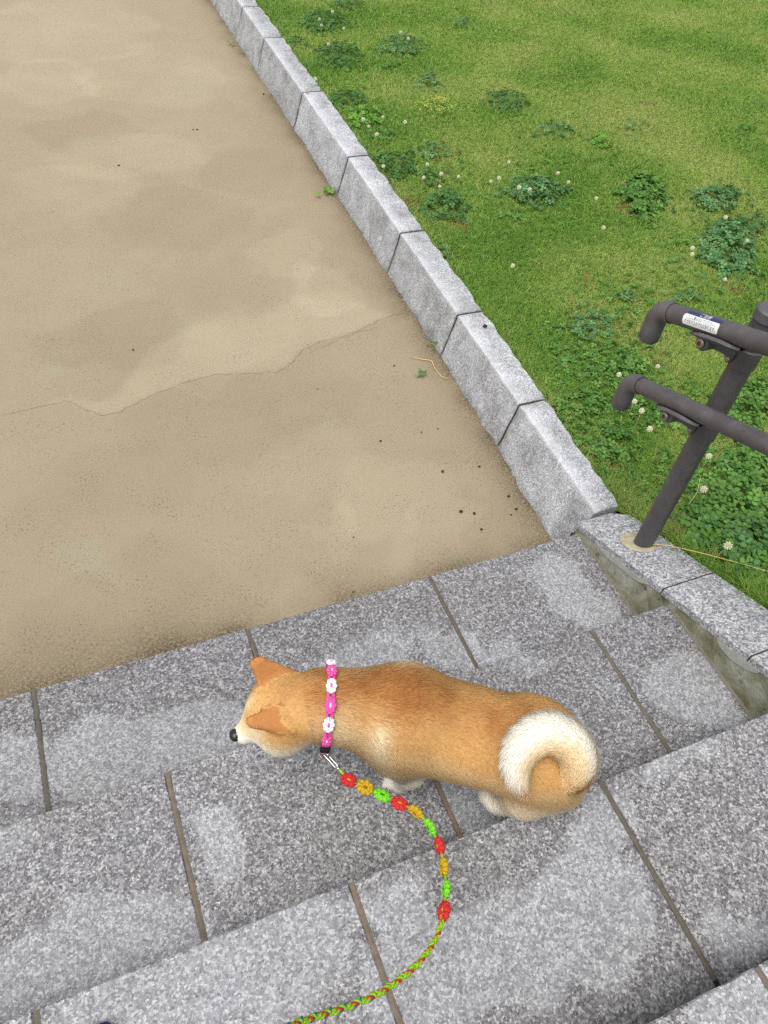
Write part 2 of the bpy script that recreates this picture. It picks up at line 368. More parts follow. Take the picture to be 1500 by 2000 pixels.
xs = np.unique(np.concatenate([np.arange(.0, 5.4, .04), np.linspace(5.4, 60, 30)])); ys = np.unique(np.concatenate([np.linspace(-30, -1.6, 20), np.arange(-1.6, 6.4, .04), np.linspace(6.4, 60, 30)]))
x, y, F = grid(xs, ys)
bx = np.where(y > .03, back_x(y)-.02, .190)
x2 = np.maximum(x, bx); z = lawn_z(x2, y)
tag(meshobj('lawn', np.stack([x2, y, z], 1), F, SOIL, smooth=True), kind='structure')

# ------------------------------------------------------------------ stairs
stairs = tag(empty('stone_stairs', (-1.5, 0, PZ)), 'wide flight of speckled grey granite steps leading down to the path', 'stairs')
XL = -3.65                       # far end of the flight
A = [0.5615, 0.2652, 0.5622]; S = 0.6; JW = .012
DRY = [[0, -1.815, -0.216, 0.072, 0.11, 0.5], [0, -1.631, -0.254, 0.124, 0.11, 0.55], [0, -1.453, -0.289, 0.177, 0.099, 0.6], [0, -1.291, -0.302, 0.08, 0.088, 0.5], [0, -0.61, -0.263, 0.079, 0.068, 0.5], [0, -0.702, -0.165, 0.106, 0.061, 0.15], [0, -0.164, -0.146, 0.097, 0.092, 0.4], [0, -0.146, -0.277, 0.119, 0.076, 0.4], [0, -0.511, -0.343, 0.12, 0.061, 0.3], [0, -0.886, -0.212, 0.172, 0.076, 0.25], [1, -1.391, -0.618, 0.054, 0.096, 0.5], [1, -1.742, -0.734, 0.192, 0.104, 0.55], [1, -1.537, -0.742, 0.071, 0.071, 0.55], [1, -1.632, -0.806, 0.144, 0.077, 0.4], [1, -1.816, -0.46, 0.062, 0.07, 0.2], [1, -0.828, -0.728, 0.056, 0.067, 0.45], [1, -0.752, -0.795, 0.062, 0.047, 0.3], [1, -0.112, -0.666, 0.14, 0.098, 0.4], [1, -0.087, -0.77, 0.093, 0.066, 0.4], [1, -0.293, -0.586, 0.092, 0.071, 0.1], [1, -0.491, -0.45, 0.085, 0.05, 0.2], [2, -1.069, -1.054, 0.162, 0.113, 0.55], [2, -0.733, -1.068, 0.155, 0.12, 0.45], [2, -0.91, -1.069, 0.177, 0.106, 0.45], [2, -1.104, -0.907, 0.069, 0.05, 0.4], [2, -1.383, -0.932, 0.197, 0.103, 0.5], [2, -1.613, -0.911, 0.169, 0.08, 0.5], [2, -1.249, -0.891, 0.077, 0.058, 0.3], [2, -0.603, -0.923, 0.077, 0.068, 0.35], [2, -0.473, -1.217, 0.09, 0.06, 0.35], [2, -0.331, -0.875, 0.143, 0.065, 0.2], [3, -0.625, -1.305, 0.107, 0.054, 0.4]]                    # tread index, x, y, rx, ry, amount: dried patches
def slab_mesh(x0, x1, y0, y1, z0, z1, k, ch=.003):
    nx = max(2, int((x1-x0)/.02)); ny = max(2, int((y1-y0)/.02))
    xs = np.r_[x0, np.linspace(x0+ch, x1-ch, nx), x1]; ys = np.r_[y0, np.linspace(y0+ch, y1-ch, ny), y1]
    X, Y, F = grid(xs, ys); n = len(xs); m = len(ys)
    edge = (X == x0) | (X == x1) | (Y == y0) | (Y == y1)
    # chipped, slightly uneven arris
    chip = np.clip(noise(X, Y, k, 45, 3, 2)-.62, 0, 1)*.02
    Z = np.where(edge, z1-ch-chip, z1)
    Yc = np.where(Y == y1, Y-chip*.8, Y)
    V = np.stack([X, Yc, Z], 1); F = F.tolist()
    # skirt
    per = [j for j in range(n)]+[i*n+n-1 for i in range(1, m)]+[(m-1)*n+j for j in range(n-2, -1, -1)]+[i*n for i in range(m-2, 0, -1)]
    b = len(V); V = np.concatenate([V, np.c_[V[per, 0], V[per, 1], np.full(len(per), z0)]]); P = len(per)
    F += [(per[i], b+i, b+(i+1) % P, per[(i+1) % P]) for i in range(P)]
    F.append(tuple(b+i for i in range(P-1, -1, -1)))
    wx = V[:, 0]+.10*(noise(V[:, 0], V[:, 1], k, 9, 61, 3)-.5); wy = V[:, 1]+.12*(noise(V[:, 0], V[:, 1], k, 9, 62, 3)-.5)
    dry = np.full(len(V), .30)
    for (kk, cx, cy, rx, ry, am) in DRY:
        if kk == k:
            q = np.sqrt(((wx-cx)/rx)**2+((wy-cy)/ry)**2); dry += am*(1-sstep(.70, 1.15, q))
    # grime collects along the foot of the next riser and beside the side wall
    dirt = np.exp(-np.clip(V[:, 1]-y0, 0, 1)/.012)*(.3+.7*noise(V[:, 0], V[:, 1], 0, 12, 71, 2))
    if x1 > -.01: dirt = np.maximum(dirt, .8*np.exp(-np.clip(x1-V[:, 0], 0, 1)/.03)*noise(V[:, 0], V[:, 1], 0, 14, 72, 2))
    return V, F, dry, dirt
NK = 9
for k in range(NK):
    yf = -k*D; yb = -(k+1)*D-.006; z = k*H
    a = A[k % 3]; js = [-a-S*i for i in range(8)]; js = [j for j in js if j > XL+.1]
    ends = [0.0]+js+[XL]
    for i in range(len(ends)-1):
        x1 = ends[i]-(JW/2 if i else 0); x0 = ends[i+1]+(JW/2 if i < len(ends)-2 else 0)
        dz = random.uniform(-.0008, .0008); dy = random.uniform(-.0012, .0012)
        if k < 5:
            V, F, dry, dirt = slab_mesh(x0, x1, yb, yf+dy, z-.04, z+dz, k)
            meshobj('tread_slab', V, F, GRANITE, stairs, attrs={'dry': dry, 'dirt': dirt})
            mb = MB(); mb.box(x0, x1, yf-.034, yf-.010, z-H+.001, z-.0405); mb.build('riser_slab', GRANITE, stairs)
        else:
            mb = MB(); mb.box(x0, x1, yb, yf+dy, z-H+.001, z+dz); bevel(mb.build('tread_slab', GRANITE, stairs), .003)
    for j in js:
        n = 14; V = []; yy = np.linspace(yb+.012, yf-.0015, n)
        for q in yy:
            o = .0012*(random.random()-.5)
            V += [(j-JW/2+.0003, q, z-.030), (j-JW/2+.0003, q, z-.0028+o), (j, q, z-.0016+o), (j+JW/2-.0003, q, z-.0028+o), (j+JW/2-.0003, q, z-.030)]
        F = [(5*i+c, 5*i+c+1, 5*i+c+6, 5*i+c+5) for i in range(n-1) for c in range(4)]+[(0, 4, 3, 2, 1), tuple(5*(n-1)+c for c in range(5))]
        meshobj('mortar_joint', V, F, MORTAR, stairs)
mb = MB()
for k in range(NK): mb.box(XL+.01, -.002, -(k+1)*D-.02, -k*D-.036, PZ-.2, k*H-.0415)
mb.build('core', WALL, stairs)
top = tag(meshobj('landing', np.array([(XL, -NK*D-.01, NK*H-H), (0.2, -NK*D-.01, NK*H-H), (0.2, -NK*D-14, NK*H-H), (XL, -NK*D-14, NK*H-H)]), [(0, 3, 2, 1)], PATH, attrs={'light': np.full(4, .5), 'dirt': np.zeros(4)}), kind='structure')

# ------------------------------------------------------------------ side wall with sloping coping
wall = tag(empty('side_wall', (.1, -.6, PZ)), 'sloping granite-capped side wall with algae-stained concrete face beside the steps', 'wall')
CT = lambda y: -SL*y+.038        # coping top
TH = .030
YE = -NK*D
mb = MB()
prof = [(.02, PZ-.1), (.02, CT(.02)-TH), (YE, CT(YE)-TH), (YE, PZ-.1)]
for xx in (.010, .185): pass
V = [(.010, a, b) for a, b in prof]+[(.185, a, b) for a, b in prof]
mb.add(V, [(0, 1, 2, 3), (7, 6, 5, 4), (0, 4, 5, 1), (1, 5, 6, 2), (2, 6, 7, 3), (3, 7, 4, 0)])
mb.build('concrete_face', WALL, wall)
# sealant strip between the treads and the wall
for k in range(4):
    mb = MB(); mb.box(.0005, .0105, -(k+1)*D-.004, -k*D-.002, k*H-.05, k*H-.004); mb.build('sealant_strip', SEALANT, wall)
# pale patching mortar below the coping
def patch(y0, y1, h):
    n = 26; yy = np.linspace(y0, y1, n); V = []
    for i, q in enumerate(yy):
        zt = CT(q)-TH-.0005; e = math.sin(math.pi*i/(n-1))**.5; zb = zt-h*e*(.7+.6*float(noise(q, 0, 0, 22, 5, 2)))
        V += [(.0102, q, zt), (.0072, q, zt), (.0072, q, zb), (.0102, q, zb-.001)]
    F = [(4*i+c, 4*i+c+1, 4*i+c+5, 4*i+c+4) for i in range(n-1) for c in range(3)]
    meshobj('mortar_patch', V, F, MORTARLIGHT, wall)
patch(-.10, -.33, .022); patch(-.60, -.74, .03); patch(-1.0, -1.2, .03)
cj = [.028, -.382, -.697, -1.03, -1.36, -1.70, -2.03, -2.4, -2.8, -3.2, YE]
for i in range(len(cj)-1):
    y0, y1 = cj[i]-.0025, cj[i+1]+.0025
    n = 12; yy = np.linspace(y0, y1, n); V = []; x0, x1 = .008, .198; c = .006
    for j, q in enumerate(yy):
        xo = x1
        if i == 0: xo = x1-.05*max(0, 1-(y0-q)/.05)**2       # rounded far corner
        zt = CT(q)+.001*random.uniform(-1, 1)*0
        e = c if j in (0, n-1) else 0
        V += [(x0, q, zt-TH), (x0, q, zt-c), (x0+c, q, zt-e*.4), (xo-c, q, zt-e*.4), (xo, q, zt-c), (xo, q, zt-TH-.02)]
    F = [(6*a+b, 6*a+(b+1) % 6, 6*(a+1)+(b+1) % 6, 6*(a+1)+b) for a in range(n-1) for b in range(6)]
    F += [(5, 4, 3, 2, 1, 0), tuple(6*(n-1)+b for b in range(6))]
    meshobj('coping_stone', V, F, COPING, wall)
    if i: 
        q = cj[i]; mb = MB(); z = CT(q)
        mb.add([(.011, q-.004, z-TH), (.011, q+.004, z-TH), (.011, q-.004, z-.004), (.011, q+.004, z-.004), (.194, q-.004, z-TH), (.194, q+.004, z-TH), (.194, q-.004, z-.004), (.194, q+.004, z-.004)],
               [(0, 1, 3, 2), (4, 6, 7, 5), (2, 3, 7, 6), (0, 2, 6, 4), (1, 5, 7, 3)])
        mb.build('joint_filler', DARKJOINT, wall)

# ------------------------------------------------------------------ kerb of separate stones
kerb = tag(empty('kerb', (.1, 2.5, PZ)), 'line of rough pale granite kerbstones between sandy path and lawn', 'kerb')
kj = [.028, .606, 1.205, 1.89, 2.69, 3.55, 4.45, 5.06, 5.75, 6.4, 7.1]
def kerb_stone(y0, y1, seed):
    g = .0058; n = max(10, int((y1-y0)/.025)); yy = np.linspace(y0+g, y1-g, n)
    V = []; E = []; Dt = []; s = 12
    for j, q in enumerate(yy):
        f, r, b = float(foot_x(q)), float(ridge_x(q)), float(back_x(q))
        e = .010*(1-min(1, min(q-yy[0], yy[-1]-q)/.02))**2
        jit = lambda a, sc=14: (float(noise(q, a*3.1, seed, sc, 9, 3))-.5)
        foot = f+.022*jit(1)+.016*jit(21, 40); rid = r+.006*jit(2, 20); bk = b-.042*max(0, jit(3, 12)+.06)-.016*max(0, jit(23, 40))+.006
        zt = KZ+.004*jit(4)-e*.8
        pr = [(foot-.012, PZ-.06), (foot, PZ+.003)]
        for t in np.linspace(.14, .93, 6):
            pr.append((foot+(rid-foot)*t+.005*jit(5+t*5, 18)*math.sin(t*math.pi)+e*.3, PZ+(zt-PZ)*t))
        pr += [(rid, zt-.004), (rid+.006, zt), ((rid+bk)/2, zt+.002*jit(13)), (bk-.006, zt-.001), (bk, zt-.010), (bk+.004, PZ-.06)]
        s = len(pr)
        for m_, (px, pz) in enumerate(pr):
            qj = q+(.006*(float(noise(m_*.9, q*3, seed, 1.3, 19, 2))-.5) if j in (0, n-1) else 0)
            V.append((px, qj, pz)); E.append(1.0 if m_ in (8, 9) else 0.0)
            t = (pz-PZ)/(zt-PZ)
            d = max(0, .5*math.exp(-max(0, t)*9)) if m_ < 8 else 0
            d = max(d, .6*math.exp(-min(q-yy[0], yy[-1]-q)/.012)); Dt.append(d)
    V = np.array(V)
    F = [(s*a+b, s*a+b+1, s*(a+1)+b+1, s*(a+1)+b) for a in range(n-1) for b in range(s-1)]
    F += [tuple(range(s-1, -1, -1)), tuple(s*(n-1)+b for b in range(s))]
    E = np.array(E)*(.45+.9*noise(V[:, 1], 0, seed, 9, 15, 2))
    return V, F, np.clip(E, 0, 1), np.array(Dt)
for i in range(len(kj)-1):
    V, F, E, Dt = kerb_stone(kj[i], kj[i+1], i)
    if i == 0:
        cc = np.exp(-((V[:, 1]-.42)/.07)**2-((V[:, 2]+.06)/.05)**2)+.9*np.exp(-((V[:, 1]-.10)/.06)**2-((V[:, 2]+.05)/.10)**2); Dt = np.maximum(Dt, cc)
    if i == 1:
        cc = np.exp(-((V[:, 1]-.70)/.06)**2-((V[:, 2]+.10)/.05)**2); Dt = np.maximum(Dt, cc)
    if i == 0:       # the last stone is cracked off near its end
        pass
    meshobj('kerb_stone', V, F, KERB, kerb, smooth=True, attrs={'edge': E, 'dirt': Dt}).data.set_sharp_from_angle(angle=.5)
    if i:
        q = kj[i]; f, r, b = float(foot_x(q)), float(ridge_x(q)), float(back_x(q))
        pr = [(f+.006, PZ-.02), (r+.004, KZ-.012), (b-.012, KZ-.012), (b-.012, PZ-.02)]
        mb = MB(); mb.add([(a, q-.006, c) for a, c in pr]+[(a, q+.006, c) for a, c in pr], [(0, 1, 2, 3), (7, 6, 5, 4), (0, 4, 5, 1), (1, 5, 6, 2), (2, 6, 7, 3)])
        mb.build('joint_filler', DARKJOINT, kerb)
mb = MB(); mb.box(.0, .15, .016, .027, PZ-.05, -.03); mb.build('end_filler', DARKJOINT, kerb)
# far, unseen run of the same kerb
V, F, E, Dt = kerb_stone(7.11, 24, 40); meshobj('kerb_stone', V, F, KERB, kerb, attrs={'edge': E, 'dirt': Dt})

# ------------------------------------------------------------------ handrail
rail = tag(empty('handrail', (.112, -.171, .105)), 'dark grey double handrail with bent-down pipe ends on the side wall', 'handrail')
RX = .040
ZU = lambda y: .8795-SL*y
ZL = lambda y: .632-SL*y
PX, PY = .112, -.171
th = math.atan(SL); ax_t = np.array([0, -math.cos(th), math.sin(th)])
def post(py, main=True):
    zb = CT(py)-.01; zt = ZU(py)+.05
    mb = MB(); mb.tube([(PX, py, zb), (PX, py, (zb+zt)/2), (PX, py, zt)], .0303, 32); mb.build('post', PAINT, rail, True).data.set_sharp_from_angle(angle=.7)
    mb = MB(); mb.tube([(PX, py, zt-.018), (PX, py, zt+.006), (PX, py, zt+.011), (PX, py, zt+.0125)], [.0335, .0335, .029, .016], 32); mb.build('post_cap', PAINT2, rail, True).data.set_sharp_from_angle(angle=.7)
    # elliptical grout bed in the sloping coping
    V = [(PX, py, CT(py)+.0045)]; n = 28
    for r_, dz in ((.75, .0042), (1, .0008)):
        for j in range(n):
            t = 2*math.pi*j/n; w = 1+.10*(float(noise(math.cos(t)*2, math.sin(t)*2, r_, 1.5, 3))-.5)
            X = PX-.008+.052*r_*w*math.cos(t); Y = py+.012+.058*r_*w*math.sin(t); V.append((X, Y, CT(Y)+dz))
    F = [(0, 1+j, 1+(j+1) % n) for j in range(n)]+[(1+j, 1+n+j, 1+n+(j+1) % n, 1+(j+1) % n) for j in range(n)]
    meshobj('grout_bed', V, F, GROUT, rail, True)
    for ZF in (ZU, ZL):
        zr = ZF(py)
        # saddle plate hugging the underside of the rail
        L = .085; V = []; n = 9
        yc = py+.055
        for j, s in enumerate(np.linspace(-1, 1, 13)):
            c = np.array([RX, yc, ZF(yc)])+ax_t*s*L; wd = (1-abs(s)**3*.75)
            for q in range(n):
                a = math.radians(-90+(-58+116*q/(n-1))*max(.35, wd)); rr = .0275
                V.append(c+rr*(math.cos(a)*np.array([1., 0, 0])+math.sin(a)*np.array([0, math.sin(th), math.cos(th)])))
            for q in range(n):
                a = math.radians(-90+(-58+116*q/(n-1))*max(.35, wd)); rr = .0315+.006*wd
                V.append(c+rr*(math.cos(a)*np.array([1., 0, 0])+math.sin(a)*np.array([0, math.sin(th), math.cos(th)])))
        m = 2*n; F = []
        for j in range(12):
            for q in range(n-1):
                F += [(j*m+q, j*m+q+1, (j+1)*m+q+1, (j+1)*m+q), (j*m+n+q+1, j*m+n+q, (j+1)*m+n+q, (j+1)*m+n+q+1)]
            F += [(j*m, (j+1)*m, (j+1)*m+n, j*m+n), (j*m+n-1, j*m+m-1, (j+1)*m+m-1, (j+1)*m+n-1)]
        br = meshobj('rail_saddle', V, F, PAINT2, rail)
        ly, lz = py+.072, ZF(py+.072)-.046
        mb = MB(); mb.tube([(RX-.016, ly, lz), (RX-.012, ly, lz), (RX+.028, ly, lz), (RX+.032, ly, lz)], [.018, .0215, .0215, .016], 22)
        mb.tube([(RX+.01, ly, lz), (RX+.012, ly-.005, lz+.028)], .012, 12)
        mb.tube([(RX+.016, ly, lz), (RX+.034, ly-.032, lz-.001), (PX-.022, py+.012, lz-.002)], [.017, .015, .021], 16)
        mb.tube([(PX, py, lz-.034), (PX, py, lz-.031), (PX, py, lz+.022), (PX, py, lz+.025)], [.0312, .0345, .0345, .0312], 28)
        bk = mb.build('bracket_arm', PAINT, rail, True); bk.data.set_sharp_from_angle(angle=.6)
        mb = MB(); mb.tube([(RX-.0235, ly, lz), (RX-.0220, ly, lz), (RX-.0158, ly, lz)], [.010, .0135, .0135], 18)
        b = mb.build('bolt', STEEL, rail, True); mb = MB(); mb.tube([(RX-.0242, ly, lz), (RX-.0225, ly, lz)], .0062, 6); mb.build('hex_socket', DARKJOINT, b)
        mb = MB(); d = np.array([-.032, .020, 0]); d /= np.linalg.norm(d); c0 = np.array([PX, py, lz-.020])
        mb.tube([c0+d*.033, c0+d*.042, c0+d*.047], [.0125, .0120, .005], 14); mb.build('bolt', STEEL, rail, True)
post(PY); post(PY-1.35)
for ZF, rr in ((ZU, .0250), (ZL, .0240)):
    ye = -2.6; y0 = .050
    mb = MB(); mb.tube([(RX, y0, ZF(y0)), (RX, -.6, ZF(-.6)), (RX, ye, ZF(ye))], rr, 32); mb.build('rail', PAINT, rail, True).data.set_sharp_from_angle(angle=.7)
    pts = [np.array([RX, y0-.012, ZF(y0-.012)]), np.array([RX, y0, ZF(y0)])]; rb = .052; phi = -th
    nst = 12; P = pts[-1].copy()
    for i in range(nst):
        dphi = (-math.pi/2+th)/nst; mid = phi+dphi/2; P = P+abs(dphi)*rb*np.array([0, math.cos(mid), math.sin(mid)]); phi += dphi; pts.append(P.copy())
    for d in (.03, .058, .064): pts.append(P+np.array([0, 0, -d]))
    rads = [rr+.0036]*(len(pts)-1)+[rr-.001]
    mb = MB(); mb.tube(pts, rads, 32); mb.build('end_elbow', PAINT2, rail, True).data.set_sharp_from_angle(angle=.7)
    yq = y0-.0125; mb = MB(); mb.tube([np.array([RX, yq, ZF(yq)])-ax_t*.0012, np.array([RX, yq, ZF(yq)])+ax_t*.0022], rr+.0009, 32); mb.build('seam_ring', DARKJOINT, rail, True)
# warning sticker wrapped on the upper rail
W_STK = plain('sticker_white', lin(226, 228, 228), .35, .4, var=.03); N_STK = plain('sticker_navy', lin(54, 52, 92), .35, .4, var=.05); T_STK = plain('sticker_text', lin(70, 74, 82), .4, .3)
def onrail(u, ang, r):           # u metres up the slope from y = -0.02, ang degrees from the stair side towards the top
    a = np.radians(ang); c = np.array([RX, -.022, ZU(-.022)])+np.multiply.outer(u, ax_t)
    return c+r*(np.multiply.outer(np.cos(a), np.array([-1., 0, 0]))+np.multiply.outer(np.sin(a), np.array([0, math.sin(th), math.cos(th)])))
def rail_patch(name, u0, u1, a0, a1, r, mat, parent, rc=.0):
    n, m = 16, 10; V = []
    for i in range(n):
        s = i/(n-1)
        for j in range(m):
            t = j/(m-1); sh = rc*(abs(2*t-1)**6); V.append(onrail(u0+sh+(u1-u0-2*sh)*s, a0+(a1-a0)*t, r))
    return meshobj(name, V, [(i*m+j, (i+1)*m+j, (i+1)*m+j+1, i*m+j+1) for i in range(n-1) for j in range(m-1)], mat, parent, True)
stk = rail_patch('warning_sticker', .0, .122, -16, 46, .0254, W_STK, rail, .004)
nv = rail_patch('navy_band', .004, .122, 46.5, 74, .0254, N_STK, stk, .002)
def rail_text(txt, size, u, ang, mat, parent, shear=0.0, width=None):
    cu = bpy.data.curves.new('sticker_text', 'FONT'); cu.body = txt; cu.size = size; cu.shear = shear; cu.resolution_u = 2
    o = bpy.data.objects.new('sticker_text', cu); COL.objects.link(o)
    dg = bpy.context.evaluated_depsgraph_get(); dg.update()
    me = bpy.data.meshes.new_from_object(o.evaluated_get(dg)); bpy.data.objects.remove(o)
    co = np.zeros(len(me.vertices)*3); me.vertices.foreach_get('co', co); co = co.reshape(-1, 3)
    if len(co) == 0: return
    co[:, 0] -= co[:, 0].min()
    k = (width/co[:, 0].max()) if width else 1.0
    P = np.array([onrail(u+a*k, ang+math.degrees(b/.0256), .0257) for a, b, _ in co])
    F = [tuple(p.vertices) for p in me.polygons]
    bpy.data.meshes.remove(me); meshobj('lettering', P, F, mat, parent)
rail_text('ご注意', .0125, .048, 53, W_STK, stk, .15, .036)
rail_text('ここに乗らないでください。', .0115, .014, 22, T_STK, stk, 0, .095)
rail_text('ケガをするおそれがあります。', .0120, .008, -4, T_STK, stk, 0, .106)

# ------------------------------------------------------------------ dog
DO = np.array([-.82, -.70, H]); _f = np.array([-.77, .63])/math.hypot(.77, .63); _l = np.array([-_f[1], _f[0]])
B3 = np.array([[_f[0], _l[0], 0], [_f[1], _l[1], 0], [0, 0, 1.]])
L2W = lambda p: np.asarray(p, float)@B3.T+DO
def smin(a, b, k):
    h = np.clip(.5+.5*(b-a)/k, 0, 1); return b+(a-b)*h-k*h*(1-h)
def cone(P, a, b, ra, rb):
    a = np.array(a, float); b = np.array(b, float); ab = b-a
    t = np.clip(((P-a)@ab)/(ab@ab), 0, 1); return np.linalg.norm(P-a-t[:, None]*ab, axis=1)-(ra+(rb-ra)*t)
def ell(P, c, r, yaw=0.0, pitch=0.0):
    q = P-np.array(c, float)
    cy, sy = math.cos(yaw), math.sin(yaw); X = q[:, 0]*cy+q[:, 1]*sy; Y = -q[:, 0]*sy+q[:, 1]*cy; Z = q[:, 2]
    cp, sp = math.cos(pitch), math.sin(pitch); X, Z = X*cp+Z*sp, -X*sp+Z*cp
    q = np.stack([X, Y, Z], 1); r = np.array(r, float)
    k0 = np.linalg.norm(q/r, axis=1); k1 = np.linalg.norm(q/(r*r), axis=1)+1e-9; return k0*(k0-1)/k1
HY = math.radians(40); HC = np.array([.414, .090, .312]); hf = np.array([math.cos(HY), math.sin(HY), 0]); hl = np.array([-math.sin(HY), math.cos(HY), 0])
TAIL = np.array([(-.182, .030, .290), (-.205, .030, .330), (-.200, .018, .370), (-.170, .006, .402), (-.128, .008, .418), (-.092, .032, .414), (-.076, .062, .398), (-.078, .088, .380), (-.090, .106, .362)])
TR = np.array([.036, .031, .031, .032, .032, .029, .024, .018, .008])
_tc = np.array([-.140, .048, .385]); TAIL = np.concatenate([TAIL[:1], _tc+(TAIL[1:]-_tc)*.92+np.array([.004, 0, 0])])
_n = len(TAIL); TR = np.interp(np.linspace(0, _n-1, 20), np.arange(_n), TR); _c = catmull(TAIL, 16); TAIL = np.stack([np.interp(np.linspace(0, len(_c)-1, 20), np.arange(len(_c)), _c[:, q]) for q in range(3)], 1)
EARS = [((.470, .076, .360), (.424, .030, .360), (.487, .050, .398)), ((.420, .126, .366), (.386, .146, .342), (.452, .163, .362))]
NA = np.array([.90, .34, .10]); NA = NA/np.linalg.norm(NA)
def parts(P):
    d = {}
    t = ell(P, (.150, .004, .262), (.125, .098, .110))
    t = smin(t, ell(P, (.02, -.010, .266), (.19, .104, .096)), .05)
    t = smin(t, ell(P, (-.122, -.022, .270), (.108, .102, .094)), .05)
    for b in (.064, -.062): t = smin(t, ell(P, (.170, b, .245), (.066, .040, .088), 0, .25), .035)
    t = smin(t, ell(P, (-.158, .025, .232), (.078, .050, .094), 0, -.1), .045)
    t = smin(t, ell(P, (-.110, -.088, .215), (.080, .044, .105), 0, -.2), .04)
    d['torso'] = t
    d['neck'] = smin(cone(P, (.185, .005, .295), (.335, .055, .316), .086, .072), cone(P, (.23, .0, .24), (.32, .05, .285), .07, .055), .04)
    h = ell(P, HC, (.076, .080, .066), HY, -.25)
    for s in (1, -1): h = smin(h, ell(P, HC+hl*.042*s+hf*.008+np.array([0, 0, -.044]), (.056, .044, .044), HY), .03)
    h = smin(h, cone(P, HC+hf*.045+np.array([0, 0, -.024]), HC+hf*.086+np.array([0, 0, -.056]), .042, .0245), .022)
    h = smin(h, cone(P, HC+hf*.030+np.array([0, 0, -.060]), HC+hf*.078+np.array([0, 0, -.076]), .030, .016), .015)
    d['head'] = h
    e = np.full(len(P), 9.)
    for b1, b2, tip in EARS:
        b1, b2, tip = map(np.array, (b1, b2, tip)); bm = (b1+b2)/2
        for w in np.linspace(0, 1, 5):
            e = smin(e, cone(P, b1*(1-w)+b2*w-(tip-bm)*.12, tip*(1-.0)+(b1*(1-w)+b2*w-bm)*.30, .0095, .0065), .008)
    d['ear'] = e
    L = np.full(len(P), 9.)
    legs = [[(.165, .055, .20, .046), (.125, .060, .130, .033), (.128, .048, .060, .0225), (.136, .044, .020, .0215), (.156, .042, .0175, .0195)],
            [(.175, -.055, .20, .046), (.165, -.062, .130, .033), (.198, -.054, .060, .0225), (.208, -.052, .020, .0215), (.228, -.051, .0175, .0195)],
            [(-.120, .036, .190, .062), (-.085, .036, .145, .045), (-.150, .010, .085, .0235), (-.135, .006, .022, .021), (-.112, .006, .0175, .0195)],
            [(-.130, -.085, .190, .062), (-.085, -.092, .145, .045), (-.138, -.088, .085, .0235), (-.118, -.086, .022, .021), (-.096, -.086, .0175, .0195)]]
    for lg in legs:
        for p, q in zip(lg[:-1], lg[1:]): L = smin(L, cone(P, p[:3], q[:3], p[3], q[3]), .018)
        x_, y_, z_, r_ = lg[-1]
        for o in (-.012, 0.0, .012): L = smin(L, cone(P, (x_-.005, y_+o, z_-.002), (x_+.013, y_+o*1.15, .0115), .0105, .0095), .005)
    d['leg'] = L
    T = np.full(len(P), 9.)
    for i in range(len(TAIL)-1): T = smin(T, cone(P, TAIL[i], TAIL[i+1], TR[i], TR[i+1]), .003)
    d['tail'] = T
    return d
def body(P, d=None):
    d = d or parts(P)
    s = smin(d['torso'], d['neck'], .055); s = smin(s, d['head'], .035); s = smin(s, d['leg'], .028); s = smin(s, d['tail'], .010); s = smin(s, d['ear'], .010)
    return s
def chunked(fn, P, n=200000): return np.concatenate([fn(P[i:i+n]) for i in range(0, len(P), n)])
VS = .0068
gx = np.arange(-.31, .55, VS); gy = np.arange(-.20, .23, VS); gz = np.arange(-.02, .50, VS)
G = np.stack(np.meshgrid(gx, gy, gz, indexing='ij'), -1)
FV = chunked(body, G.reshape(-1, 3)).reshape(G.shape[:3])
def surface_nets(F, org, h):
    nx, ny, nz = F.shape; S = F < 0
    cnt = np.zeros((nx-1, ny-1, nz-1)); acc = np.zeros((nx-1, ny-1, nz-1, 3))
    cor = [(i, j, k) for i in (0, 1) for j in (0, 1) for k in (0, 1)]
    sl = lambda c: tuple(slice(c[a], F.shape[a]-1+c[a]) for a in range(3))
    for c in cor:
        for a in range(3):
            if c[a] == 0:
                e = list(c); e[a] = 1
                f0, f1 = F[sl(c)], F[sl(tuple(e))]; m = (f0 < 0) != (f1 < 0)
                t = np.where(m, f0/(f0-f1+1e-12*(f0 == f1)), 0); cnt += m
                for q in range(3): acc[..., q] += m*(c[q]+(t if q == a else 0))
    act = cnt > 0; idx = -np.ones(act.shape, int); idx[act] = np.arange(act.sum())
    ijk = np.argwhere(act); V = (ijk+acc[act]/cnt[act][:, None])*h+org
    Q = []
    for a in range(3):
        b, c = (a+1) % 3, (a+2) % 3
        s0 = [slice(0, -1) if q == a else slice(1, -1) for q in range(3)]; s1 = list(s0); s1[a] = slice(1, None)
        A0, A1 = S[tuple(s0)], S[tuple(s1)]; m = np.argwhere(A0 != A1)
        if not len(m): continue
        base = m.copy(); base[:, b] += 1; base[:, c] += 1
        def cell(db, dc):
            q = base.copy(); q[:, b] += db; q[:, c] += dc; return idx[q[:, 0], q[:, 1], q[:, 2]]
        q = np.stack([cell(-1, -1), cell(0, -1), cell(0, 0), cell(-1, 0)], 1)
        inside = A0[tuple(m.T)]; q[~inside] = q[~inside][:, ::-1]; Q.append(q)
    return V, np.concatenate(Q)
BV, BF = surface_nets(FV, np.array([gx[0], gy[0], gz[0]]), VS)
def grad(P):
    e = .003; return np.stack([body(P+np.eye(3)[a]*e)-body(P-np.eye(3)[a]*e) for a in range(3)], 1)
BN = chunked(grad, BV); BN /= np.linalg.norm(BN, axis=1)[:, None]+1e-9

